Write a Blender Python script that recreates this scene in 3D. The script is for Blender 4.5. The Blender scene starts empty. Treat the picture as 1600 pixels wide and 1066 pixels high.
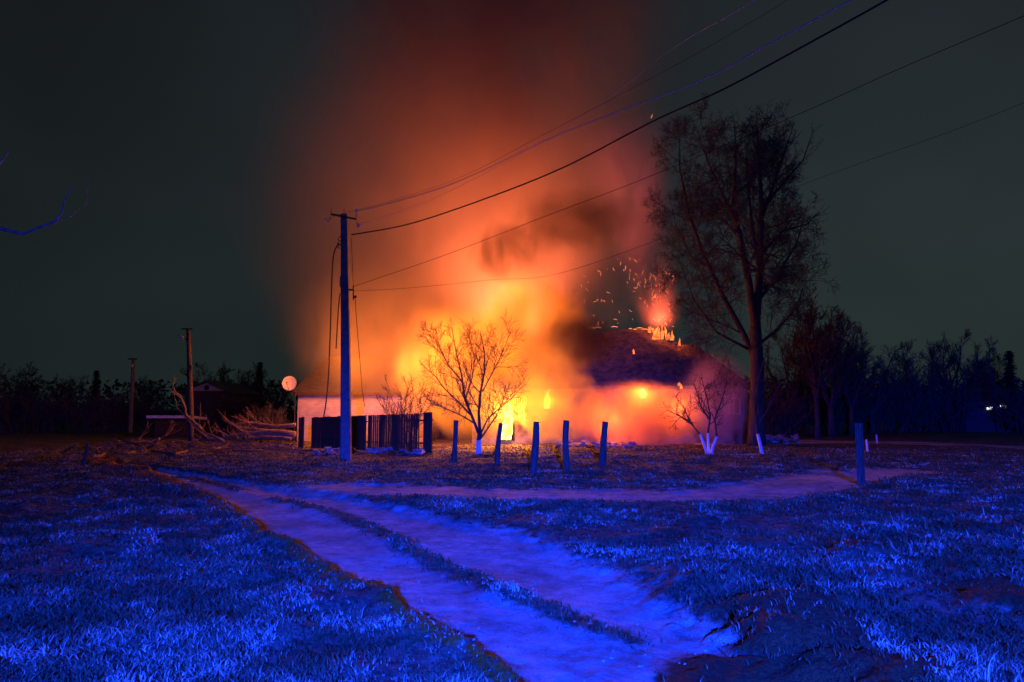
import bpy, math, random
import numpy as np
from mathutils import Vector, Matrix
from math import radians as R, sin, cos, pi

random.seed(7)
NR = np.random.default_rng(11)
SC = bpy.context.scene
COL = SC.collection

# ------------------------------------------------------------------ camera
FPX = 1164.0
PITCH = math.atan(107 / FPX)
CAMH = 1.6
cd = bpy.data.cameras.new('camera')
cam = bpy.data.objects.new('camera', cd)
COL.objects.link(cam)
cd.sensor_width = 36.0
cd.lens = 36.0 * FPX / 1600
cd.clip_start = 0.1
cd.clip_end = 6000
cam.location = (0, 0, CAMH)
cam.rotation_euler = (pi / 2 + PITCH, 0, 0)
SC.camera = cam

# ------------------------------------------------------------------ render
SC.render.engine = 'CYCLES'
cy = SC.cycles
cy.use_denoising = True
try:
    cy.denoiser = 'OPENIMAGEDENOISE'
except Exception:
    pass
cy.max_bounces = 4
cy.diffuse_bounces = 2
cy.glossy_bounces = 2
cy.transmission_bounces = 2
cy.volume_bounces = 3
cy.transparent_max_bounces = 24
cy.volume_step_rate = 0.35
cy.volume_max_steps = 128
cy.use_adaptive_sampling = True
cy.adaptive_threshold = 0.02
cy.sample_clamp_indirect = 4.0
SC.view_settings.view_transform = 'Standard'
SC.view_settings.look = 'None'
SC.view_settings.exposure = 0
SC.view_settings.gamma = 1

# ------------------------------------------------------------------ night sky
world = bpy.data.worlds.new('World')
SC.world = world
world.use_nodes = True
wt = world.node_tree
wt.nodes.clear()
def _n(t, ty, **kw):
    n = t.nodes.new(ty)
    for k, v in kw.items():
        setattr(n, k, v)
    return n
wo = _n(wt, 'ShaderNodeOutputWorld')
wb = _n(wt, 'ShaderNodeBackground')
tc = _n(wt, 'ShaderNodeTexCoord')
sp = _n(wt, 'ShaderNodeSeparateXYZ')
wt.links.new(tc.outputs['Generated'], sp.inputs[0])
cr = _n(wt, 'ShaderNodeValToRGB')
cr.color_ramp.elements[0].position = 0.0
cr.color_ramp.elements[0].color = (0.0175, 0.0290, 0.0275, 1)
cr.color_ramp.elements[1].position = 0.62
cr.color_ramp.elements[1].color = (0.0100, 0.0125, 0.0165, 1)
e = cr.color_ramp.elements.new(0.25)
e.color = (0.0165, 0.0225, 0.0255, 1)
wt.links.new(sp.outputs['Z'], cr.inputs[0])
nz = _n(wt, 'ShaderNodeTexNoise')
nz.inputs['Scale'].default_value = 2.2
nz.inputs['Detail'].default_value = 3
wt.links.new(tc.outputs['Generated'], nz.inputs['Vector'])
mr = _n(wt, 'ShaderNodeMapRange')
mr.inputs[1].default_value = 0.3; mr.inputs[2].default_value = 0.7
mr.inputs[3].default_value = 0.72; mr.inputs[4].default_value = 1.22
wt.links.new(nz.outputs[0], mr.inputs[0])
# the sky is a little lighter towards the right of the view
mx = _n(wt, 'ShaderNodeMapRange')
mx.inputs[1].default_value = -0.6; mx.inputs[2].default_value = 0.5
mx.inputs[3].default_value = 0.62; mx.inputs[4].default_value = 1.2
wt.links.new(sp.outputs['X'], mx.inputs[0])
mm = _n(wt, 'ShaderNodeMath', operation='MULTIPLY')
wt.links.new(mr.outputs[0], mm.inputs[0]); wt.links.new(mx.outputs[0], mm.inputs[1])
wt.links.new(cr.outputs[0], wb.inputs[0])
wt.links.new(mm.outputs[0], wb.inputs[1])
wt.links.new(wb.outputs[0], wo.inputs[0])

# ------------------------------------------------------------------ pixel <-> world
def ray(px, py):
    u = (px - 800) / FPX
    v = (533 - py) / FPX
    return Vector((u, cos(PITCH) - v * sin(PITCH), sin(PITCH) + v * cos(PITCH)))
def at(px, py, Y):
    d = ray(px, py)
    return Vector((0, 0, CAMH)) + d * (Y / d.y)
def G(px, py):
    d = ray(px, py)
    t = -CAMH / d.z
    return Vector((d.x * t, d.y * t, 0))

# ------------------------------------------------------------------ lamps
def lamp(name, kind, loc, color, power, radius=0.3, target=None, size=60, blend=0.6):
    l = bpy.data.lights.new(name, kind)
    l.color = color
    l.energy = power
    l.shadow_soft_size = radius
    o = bpy.data.objects.new(name, l)
    COL.objects.link(o)
    o.location = loc
    if kind == 'SPOT':
        l.spot_size = R(size)
        l.spot_blend = blend
        o.rotation_euler = (Vector(target) - Vector(loc)).to_track_quat('-Z', 'Y').to_euler()
    return o
# blue beacons of the fire engine parked behind the photographer
BLUE = (0.004, 0.033, 1.0)
lamp('beacon_light', 'SPOT', (0.6, -11.0, 4.2), BLUE, 195000, 0.25, (0.8, -1.0, 0.0), 54, 1.0)
lamp('beacon_light', 'SPOT', (2.2, -11.0, 4.2), BLUE, 195000, 0.25, (8.8, -0.6, 0.0), 54, 1.0)
lamp('beacon_light', 'POINT', (1.2, -11.0, 4.3), BLUE, 6500, 0.25)
lamp('beacon_light', 'SPOT', (-1.0, -11.0, 4.2), BLUE, 48000, 0.25, (-6.0, -2.2, 0.0), 54, 1.0)
# the fire, and fill lamps added away from any flame
OR = (1.0, 0.27, 0.022)
RD = (1.0, 0.17, 0.025)
lamp('fire_and_fill_light', 'POINT', at(796, 650, 33.6), OR, 700, 0.35)
lamp('fire_and_fill_light', 'POINT', at(640, 575, 34.6), (1, .20, .05), 520, 0.6)  # added fill for the shed wall, stands in no flame
lamp('fire_and_fill_light', 'POINT', at(655, 500, 32.4), (1, .22, .05), 2000, 0.8)  # added fill in mid-air, warms the logs and the shed
lamp('fire_and_fill_light', 'POINT', at(545, 575, 34.4), (1, .24, .05), 1200, 0.6)  # another added fill before the shed wall
lamp('fire_and_fill_light', 'POINT', at(955, 655, 33.5), (1, .15, .03), 380, 0.4)  # added fill, makes the right house wall more orange
lamp('fire_and_fill_light', 'POINT', at(1060, 635, 33.7), (1, .15, .03), 380, 0.4)  # second added fill along the right house wall
# fire inside the rooms shining out through the doorway and the windows
lamp('fire_and_fill_light', 'SPOT', at(795, 645, 34.15), OR, 5000, 0.3, (-1, 18, 0), 120, 0.8)
lamp('fire_and_fill_light', 'SPOT', at(857, 625, 34.2), OR, 450, 0.3, (-3, 16, 0), 110, 0.8)
lamp('fire_and_fill_light', 'SPOT', at(1003, 614, 34.2), RD, 1500, 0.3, (2, 16, 0), 110, 0.8)
lamp('fire_and_fill_light', 'POINT', at(1003, 612, 34.5), RD, 300, 0.2)
lamp('fire_and_fill_light', 'POINT', at(1032, 500, 38.9), (1, .12, .03), 620, 0.4)
for px, py, Y, w in ((660, 575, 34.4, 330), (700, 640, 33.8, 500), (705, 540, 34.6, 480), (745, 600, 34.0, 500), (755, 495, 35.2, 550), (800, 450, 35.6, 450),
                     (790, 550, 34.4, 500), (840, 500, 35.4, 480), (835, 600, 34.0, 420), (868, 560, 34.8, 300), (880, 630, 33.8, 350), (745, 665, 33.2, 300)):
    lamp('fire_and_fill_light', 'POINT', at(px, py, Y), (1.0, .25, .016), w*.34, 0.8)
lamp('fire_and_fill_light', 'SPOT', at(800, 560, 38.5), (1.0, .175, .065), 40000, 0.8, at(785, 0, 38.5), 112, 0.9)

# ------------------------------------------------------------------ materials
def mat(name):
    m = bpy.data.materials.new(name)
    m.use_nodes = True
    t = m.node_tree
    t.nodes.clear()
    return m, t
def simple(name, c1, c2, scale=8.0, rough=0.9, bump=0.3, detail=5, stretch=(1, 1, 1), coord='Object', metallic=0.0):
    m, t = mat(name)
    out = _n(t, 'ShaderNodeOutputMaterial')
    b = _n(t, 'ShaderNodeBsdfPrincipled')
    b.inputs['Roughness'].default_value = rough
    b.inputs['Metallic'].default_value = metallic
    b.inputs['Specular IOR Level'].default_value = 0.25
    tcx = _n(t, 'ShaderNodeTexCoord')
    mp = _n(t, 'ShaderNodeMapping')
    mp.inputs['Scale'].default_value = stretch
    t.links.new(tcx.outputs[coord], mp.inputs[0])
    nt = _n(t, 'ShaderNodeTexNoise')
    nt.inputs['Scale'].default_value = scale
    nt.inputs['Detail'].default_value = detail
    nt.inputs['Roughness'].default_value = 0.65
    t.links.new(mp.outputs[0], nt.inputs['Vector'])
    rp = _n(t, 'ShaderNodeValToRGB')
    rp.color_ramp.elements[0].position = 0.35
    rp.color_ramp.elements[1].position = 0.68
    rp.color_ramp.elements[0].color = (*c1, 1)
    rp.color_ramp.elements[1].color = (*c2, 1)
    t.links.new(nt.outputs[0], rp.inputs[0])
    t.links.new(rp.outputs[0], b.inputs['Base Color'])
    if bump:
        bp = _n(t, 'ShaderNodeBump')
        bp.inputs['Strength'].default_value = bump
        bp.inputs['Distance'].default_value = 0.03
        t.links.new(nt.outputs[0], bp.inputs['Height'])
        t.links.new(bp.outputs[0], b.inputs['Normal'])
    t.links.new(b.outputs[0], out.inputs[0])
    return m
M = {}
M['bark'] = simple('bark', (0.035, 0.03, 0.028), (0.10, 0.085, 0.07), 14, 0.95, 0.6, stretch=(1, 1, 0.25))
M['bark_dark'] = simple('bark_dark', (0.04, 0.036, 0.04), (0.09, 0.078, 0.08), 10, 1.0, 0.3)
M['fine_twig'] = simple('fine_twig', (0.035, 0.030, 0.036), (0.085, 0.07, 0.085), 3, 1.0, 0.0)
M['twig'] = simple('twig', (0.03, 0.024, 0.022), (0.08, 0.06, 0.05), 5, 1.0, 0.0)
M['evergreen'] = simple('evergreen', (0.012, 0.02, 0.013), (0.03, 0.045, 0.025), 5, 1.0, 0.0)
M['plank'] = simple('weathered_plank', (0.035, 0.019, 0.011), (0.11, 0.06, 0.032), 9, 0.9, 0.5, stretch=(6, 6, 0.4))
M['post'] = simple('weathered_post', (0.035, 0.03, 0.024), (0.15, 0.115, 0.09), 9, 0.9, 0.6, stretch=(5, 5, 0.5))
M['concrete'] = simple('concrete', (0.12, 0.115, 0.11), (0.22, 0.215, 0.20), 6, 0.9, 0.25)
M['steel'] = simple('dark_steel', (0.03, 0.03, 0.032), (0.07, 0.065, 0.06), 12, 0.6, 0.1, metallic=0.3)
M['glass_ins'] = simple('porcelain', (0.75, 0.73, 0.70), (0.85, 0.83, 0.8), 4, 0.15, 0.0)
M['pale_bark'] = simple('pale_bark', (0.22, 0.21, 0.2), (0.42, 0.4, 0.38), 9, 0.9, 0.4)
M['cable'] = simple('cable_rubber', (0.012, 0.012, 0.013), (0.025, 0.024, 0.024), 8, 0.7, 0.0)
M['alu'] = simple('aluminium_wire', (0.45, 0.45, 0.46), (0.5, 0.5, 0.51), 8, 0.6, 0.0)
M['dish'] = simple('painted_dish', (0.62, 0.6, 0.58), (0.75, 0.72, 0.7), 7, 0.5, 0.05)
M['wood_log'] = simple('stripped_log', (0.10, 0.06, 0.035), (0.36, 0.23, 0.13), 7, 0.9, 0.5, stretch=(1, 4, 4))
M['roof'] = simple('charred_slate', (0.045, 0.042, 0.05), (0.16, 0.15, 0.18), 3.5, 0.9, 0.9, detail=8)
M['roof_shed'] = simple('old_slate', (0.05, 0.045, 0.045), (0.11, 0.10, 0.095), 2.5, 0.95, 0.6, stretch=(1, 4, 4))
M['char'] = simple('char', (0.01, 0.01, 0.01), (0.035, 0.03, 0.028), 8, 1.0, 0.8)
M['plaster'] = simple('sooty_plaster', (0.07, 0.055, 0.04), (0.30, 0.25, 0.19), 1.1, 0.95, 0.5, detail=8)
M['farwall'] = simple('far_wall', (0.35, 0.35, 0.37), (0.5, 0.5, 0.52), 3, 0.9, 0.1)
M['frame'] = simple('window_frame_paint', (0.35, 0.33, 0.3), (0.6, 0.57, 0.5), 12, 0.7, 0.2)
M['rubble'] = simple('rubble', (0.10, 0.09, 0.085), (0.42, 0.40, 0.38), 5, 0.9, 0.6)

def brick():
    m, t = mat('white_brick')
    out = _n(t, 'ShaderNodeOutputMaterial'); b = _n(t, 'ShaderNodeBsdfPrincipled')
    b.inputs['Roughness'].default_value = 0.95
    tcx = _n(t, 'ShaderNodeTexCoord')
    mp = _n(t, 'ShaderNodeMapping'); mp.inputs['Rotation'].default_value = (pi / 2, 0, 0)
    t.links.new(tcx.outputs['Object'], mp.inputs[0])
    br = _n(t, 'ShaderNodeTexBrick')
    br.inputs['Scale'].default_value = 1.0
    br.inputs['Brick Width'].default_value = 0.27; br.inputs['Row Height'].default_value = 0.10
    br.inputs['Mortar Size'].default_value = 0.012
    br.inputs['Color1'].default_value = (0.50, 0.40, 0.31, 1); br.inputs['Color2'].default_value = (0.60, 0.49, 0.38, 1)
    br.inputs['Mortar'].default_value = (0.46, 0.38, 0.30, 1)
    t.links.new(mp.outputs[0], br.inputs['Vector'])
    nt = _n(t, 'ShaderNodeTexNoise'); nt.inputs['Scale'].default_value = 1.3; nt.inputs['Detail'].default_value = 6
    t.links.new(tcx.outputs['Object'], nt.inputs['Vector'])
    mr_ = _n(t, 'ShaderNodeMapRange'); mr_.inputs[1].default_value = .3; mr_.inputs[2].default_value = .7
    mr_.inputs[3].default_value = .6; mr_.inputs[4].default_value = 1.1
    t.links.new(nt.outputs[0], mr_.inputs[0])
    vm = _n(t, 'ShaderNodeVectorMath', operation='SCALE')
    t.links.new(br.outputs[0], vm.inputs[0]); t.links.new(mr_.outputs[0], vm.inputs['Scale'])
    t.links.new(vm.outputs[0], b.inputs['Base Color'])
    bp = _n(t, 'ShaderNodeBump'); bp.inputs['Strength'].default_value = .5; bp.inputs['Distance'].default_value = .01
    t.links.new(br.outputs['Fac'], bp.inputs['Height']); bp.invert = True
    t.links.new(bp.outputs[0], b.inputs['Normal'])
    t.links.new(b.outputs[0], out.inputs[0])
    return m
M['brick'] = brick()

def limewash(h):
    """bark with a band of lime whitewash painted round the foot of the trunk"""
    m, t = mat('limewashed_bark')
    out = _n(t, 'ShaderNodeOutputMaterial'); b = _n(t, 'ShaderNodeBsdfPrincipled')
    b.inputs['Roughness'].default_value = 0.95
    tcx = _n(t, 'ShaderNodeTexCoord'); s = _n(t, 'ShaderNodeSeparateXYZ')
    t.links.new(tcx.outputs['Object'], s.inputs[0])
    nt = _n(t, 'ShaderNodeTexNoise'); nt.inputs['Scale'].default_value = 12
    t.links.new(tcx.outputs['Object'], nt.inputs['Vector'])
    a = _n(t, 'ShaderNodeMath', operation='MULTIPLY_ADD'); a.inputs[1].default_value = 0.14
    t.links.new(nt.outputs[0], a.inputs[0]); t.links.new(s.outputs['Z'], a.inputs[2])
    lt = _n(t, 'ShaderNodeMath', operation='LESS_THAN'); lt.inputs[1].default_value = h
    t.links.new(a.outputs[0], lt.inputs[0])
    mix = _n(t, 'ShaderNodeMix', data_type='RGBA')
    mix.inputs['A'].default_value = (0.05, 0.042, 0.038, 1); mix.inputs['B'].default_value = (0.68, 0.68, 0.66, 1)
    t.links.new(lt.outputs[0], mix.inputs['Factor'])
    t.links.new(mix.outputs['Result'], b.inputs['Base Color'])
    bp = _n(t, 'ShaderNodeBump'); bp.inputs['Strength'].default_value = .5; bp.inputs['Distance'].default_value = .02
    t.links.new(nt.outputs[0], bp.inputs['Height']); t.links.new(bp.outputs[0], b.inputs['Normal'])
    t.links.new(b.outputs[0], out.inputs[0])
    return m
M['lime_05'] = limewash(0.62)
M['lime_09'] = limewash(0.92)

def flame_mat(name, core, edge, strength):
    m, t = mat(name)
    out = _n(t, 'ShaderNodeOutputMaterial'); em = _n(t, 'ShaderNodeEmission')
    tcx = _n(t, 'ShaderNodeTexCoord')
    nt = _n(t, 'ShaderNodeTexNoise'); nt.inputs['Scale'].default_value = 3.0; nt.inputs['Detail'].default_value = 4
    t.links.new(tcx.outputs['Object'], nt.inputs['Vector'])
    rp = _n(t, 'ShaderNodeValToRGB')
    rp.color_ramp.elements[0].position = .38; rp.color_ramp.elements[1].position = .56
    rp.color_ramp.elements[0].color = (*edge, 1); rp.color_ramp.elements[1].color = (*core, 1)
    t.links.new(nt.outputs[0], rp.inputs[0]); t.links.new(rp.outputs[0], em.inputs[0])
    em.inputs[1].default_value = strength
    t.links.new(em.outputs[0], out.inputs[0])
    return m
M['flame_hot'] = flame_mat('flame_hot', (1.0, 0.62, 0.14), (1.0, 0.34, 0.02), 5.0)
M['flame_red'] = flame_mat('flame_red', (1.0, 0.26, 0.05), (0.9, 0.07, 0.015), 2.0)
M['spark'] = flame_mat('glowing_ember', (1.0, 0.32, 0.12), (1.0, 0.13, 0.05), 1.9)
M['lamp_white'] = flame_mat('lit_window', (0.95, 0.97, 1.0), (0.7, 0.75, 0.9), 1.5)

# ------------------------------------------------------------------ mesh helpers
class MB:
    def __init__(s):
        s.v = []; s.f = []
    def box(s, c, d, rz=0, mtx=None):
        n = len(s.v)
        for sx, sy, sz in ((-1,-1,-1),(1,-1,-1),(1,1,-1),(-1,1,-1),(-1,-1,1),(1,-1,1),(1,1,1),(-1,1,1)):
            p = Vector((sx*d[0]/2, sy*d[1]/2, sz*d[2]/2))
            if mtx is not None:
                p = mtx @ p
            if rz:
                p = Matrix.Rotation(rz, 3, 'Z') @ p
            p = p + Vector(c)
            s.v.append(tuple(p))
        for q in ((0,3,2,1),(4,5,6,7),(0,1,5,4),(1,2,6,5),(2,3,7,6),(3,0,4,7)):
            s.f.append(tuple(n+i for i in q))
        return s
    def tube(s, pts, rad, k=6, cap=True, ox=None):
        n0 = len(s.v)
        m = len(pts)
        if not hasattr(rad, '__len__'):
            rad = [rad] * m
        prev = None
        for i, p in enumerate(pts):
            p = Vector(p)
            a = Vector(pts[max(i-1, 0)]); b = Vector(pts[min(i+1, m-1)])
            d = (b - a)
            d = d.normalized() if d.length > 1e-9 else Vector((0, 0, 1))
            if prev is None:
                u = d.orthogonal().normalized()
            else:
                u = prev - d * prev.dot(d)
                u = u.normalized() if u.length > 1e-6 else d.orthogonal().normalized()
            prev = u
            w = d.cross(u)
            for j in range(k):
                t = 2*pi*j/k
                rr = rad[i] * (ox(i, j) if ox else 1)
                s.v.append(tuple(p + u*(cos(t)*rr) + w*(sin(t)*rr)))
        for i in range(m-1):
            for j in range(k):
                a = n0+i*k+j; b = n0+i*k+(j+1) % k
                s.f.append((a, b, b+k, a+k))
        if cap:
            s.f.append(tuple(n0+j for j in range(k-1, -1, -1)))
            s.f.append(tuple(n0+(m-1)*k+j for j in range(k)))
        return s
    def lathe(s, c, prof, k=14, axis='Z'):
        pts = []
        n0 = len(s.v)
        for r_, z in prof:
            for j in range(k):
                t = 2*pi*j/k
                if axis == 'Z':
                    q = (r_*cos(t), r_*sin(t), z)
                else:
                    q = (r_*cos(t), z, r_*sin(t))
                s.v.append((c[0]+q[0], c[1]+q[1], c[2]+q[2]))
        for i in range(len(prof)-1):
            for j in range(k):
                a = n0+i*k+j; b = n0+i*k+(j+1) % k
                s.f.append((a, b, b+k, a+k))
        s.f.append(tuple(n0+j for j in range(k-1, -1, -1)))
        s.f.append(tuple(n0+(len(prof)-1)*k+j for j in range(k)))
        return s
    def build(s, name, material, parent=None, smooth=False, loc=None):
        me = bpy.data.meshes.new(name)
        me.from_pydata(s.v, [], s.f)
        me.update()
        if smooth:
            me.polygons.foreach_set('use_smooth', [True]*len(me.polygons))
        me.materials.append(material)
        o = bpy.data.objects.new(name, me)
        COL.objects.link(o)
        if parent is not None:
            o.parent = parent
        if loc is not None:
            o.location = loc
        return o
def tag(o, label=None, cat=None, group=None, kind=None):
    if label: o['label'] = label
    if cat: o['category'] = cat
    if group: o['group'] = group
    if kind: o['kind'] = kind
    return o
def empty(name, loc, rz=0):
    o = bpy.data.objects.new(name, None)
    o.empty_display_size = 0.3
    COL.objects.link(o)
    o.location = loc
    o.rotation_euler = (0, 0, rz)
    return o
KIDS = {}
def copy_tree(o, parent=None):
    c = o.copy()
    COL.objects.link(c)
    if parent is not None:
        c.parent = parent
    for ch in [k for k in SC.objects if k.parent == o]:
        copy_tree(ch, c)
    return c

# ------------------------------------------------------------------ value noise
_tab = NR.random((256, 256))
def vnoise(x, y):
    xi = np.floor(x).astype(int); yi = np.floor(y).astype(int)
    fx = x-xi; fy = y-yi
    fx = fx*fx*(3-2*fx); fy = fy*fy*(3-2*fy)
    a = _tab[xi & 255, yi & 255]; b = _tab[(xi+1) & 255, yi & 255]
    c = _tab[xi & 255, (yi+1) & 255]; d = _tab[(xi+1) & 255, (yi+1) & 255]
    return (a*(1-fx)+b*fx)*(1-fy)+(c*(1-fx)+d*fx)*fy
def fbm(x, y, o=4, g=0.5):
    s = 0; a = 1; t = 0
    for i in range(o):
        s = s+a*vnoise(x*2**i+17.3*i, y*2**i+9.1*i); t += a; a *= g
    return s/t
def sstep(a, b, x):
    t = np.clip((x-a)/(b-a), 0, 1)
    return t*t*(3-2*t)

# ------------------------------------------------------------------ the track and the ground
def poly(pxs):
    return np.array([[G(*p).x, G(*p).y] for p in pxs])
def extend(P, d):
    v = P[-1]-P[-2]; v = v/np.linalg.norm(v)
    return np.vstack([P, P[-1]+v*d])
EDGE = extend(poly([(150, 716), (220, 733), (330, 773), (420, 828), (500, 880), (580, 925), (650, 966), (730, 1020), (800, 1066)]), 6)
CROWN = poly([(300, 742), (400, 763), (480, 781), (560, 802), (620, 832), (700, 870), (780, 903), (850, 928), (920, 953), (985, 972)])
REDGE = extend(poly([(380, 748), (480, 762), (600, 784), (740, 808), (880, 840), (980, 880), (1080, 930), (1180, 985), (1330, 1066)]), 6)
CROSS = poly([(430, 763), (560, 764), (700, 768), (850, 772), (1000, 777), (1120, 772), (1210, 762), (1290, 748), (1400, 735)])
FAR = poly([(1130, 694), (1290, 690), (1430, 693), (1600, 700), (1800, 706)])
def dist_poly(x, y, P):
    best = np.full(x.shape, 1e9); side = np.zeros(x.shape)
    for i in range(len(P)-1):
        ax, ay = P[i]; bx, by = P[i+1]
        dx, dy = bx-ax, by-ay
        L = dx*dx+dy*dy
        t = np.clip(((x-ax)*dx+(y-ay)*dy)/L, 0, 1)
        d = np.hypot(x-ax-t*dx, y-ay-t*dy)
        s = dx*(y-ay)-dy*(x-ax)
        m = d < best
        best = np.where(m, d, best); side = np.where(m, s, side)
    return best, np.sign(side)       # side < 0: to the right of the direction of travel
def blob(x, y, px, py, rx, ry):
    c = G(px, py)
    return np.exp(-(((x-c.x)/rx)**2+((y-c.y)/ry)**2))
PIT = [(1240, 960, .62, .85, 1.0), (1170, 1035, .75, .55, 1.0), (1320, 1040, .8, .55, 1.0), (1085, 1045, .4, .35, .8),
       (1330, 858, .55, .9, .75), (1570, 945, .5, .8, 1.1), (1062, 838, .5, .7, .5), (1440, 1040, .4, .4, .7)]
def fields(x, y):
    wob = (fbm(x*1.3, y*1.3, 4)-.5)+.5*(fbm(x*6.3+3, y*6.3, 3)-.5)
    dE, sE = dist_poly(x+wob*.25, y+wob*.25, EDGE)
    dR, sR = dist_poly(x+wob*.5, y+wob*.5, REDGE)
    dC, sC = dist_poly(x+wob*.3, y-wob*.3, CROWN)
    dX, _ = dist_poly(x, y+wob*.9, CROSS)
    dF, _ = dist_poly(x, y+wob*1.0, FAR)
    # EDGE runs towards the camera: the track is on its left-hand side there
    inE = sstep(-.06, .10, dE*np.where(sE > 0, 1, -1))
    inR = sstep(-.35, .35, dR*np.where(sR < 0, 1, -1))
    sand = inE*inR
    rr = np.hypot(x, y)
    crw = .16+.006*rr+.10*(fbm(x*2.1, y*2.1, 3)-.5)
    crown = np.exp(-(dC/crw)**2)
    cross = sstep(1.5, .6, dX+wob*1.3)*1.0
    far = sstep(2.2, 1.2, dF)*.7
    bank = np.exp(-((dE-.02)/(.14+.011*rr))**2)
    pit = np.zeros(x.shape)
    for px, py, rx, ry, w in PIT:
        pit = np.maximum(pit, w*blob(x+wob*.4, y+wob*.7, px, py, rx, ry))
    pith = sstep(.02, 1.0, pit)
    pit = sstep(.25, .75, pit+.5*wob)
    sandm = np.clip(np.maximum(np.maximum(sand*(1-.85*crown), cross), far), 0, 1)*(1-pit)
    firelit_mud = np.clip(np.maximum(pit*0, np.maximum(bank*sstep(-.3, .15, wob+.25), crown*.45*sand*sstep(-.1, .2, wob))), 0, 1)
    return dict(sand=sandm, firelit_mud=firelit_mud, inside=sand, crown=crown*sand, bank=bank, pit=pit, pith=pith, cross=cross, wob=wob, dE=dE*np.where(sE > 0, 1, -1))
def height(x, y, F=None):
    F = F or fields(x, y)
    r = np.hypot(x, y)
    near = sstep(70, 25, r)
    h = (fbm(x*.35, y*.35, 3)-.5)*.14*near
    h = h+(fbm(x*3.1, y*3.1, 4)-.5)*.07*(1-.75*F['sand'])*near
    h = h+(fbm(x*11., y*11., 3)-.5)*.018*near
    h = h-.13*F['inside']*near+.045*F['crown']*near
    h = h+.05*F['bank']*near
    h = h+F['pith']*((.30*(fbm(x*1.5+7, y*1.5, 2)-.22)+.05*(fbm(x*7., y*7., 3)-.5)))
    h = h-.03*F['cross']*near
    clump = sstep(.56, .75, fbm(x*1.1+40, y*1.1+3, 3))*(1-F['sand'])
    h = h+clump*.07*near
    return h*sstep(.4, 2.2, r)
def H(x, y):
    return float(height(np.array([float(x)]), np.array([float(y)]))[0])

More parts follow.
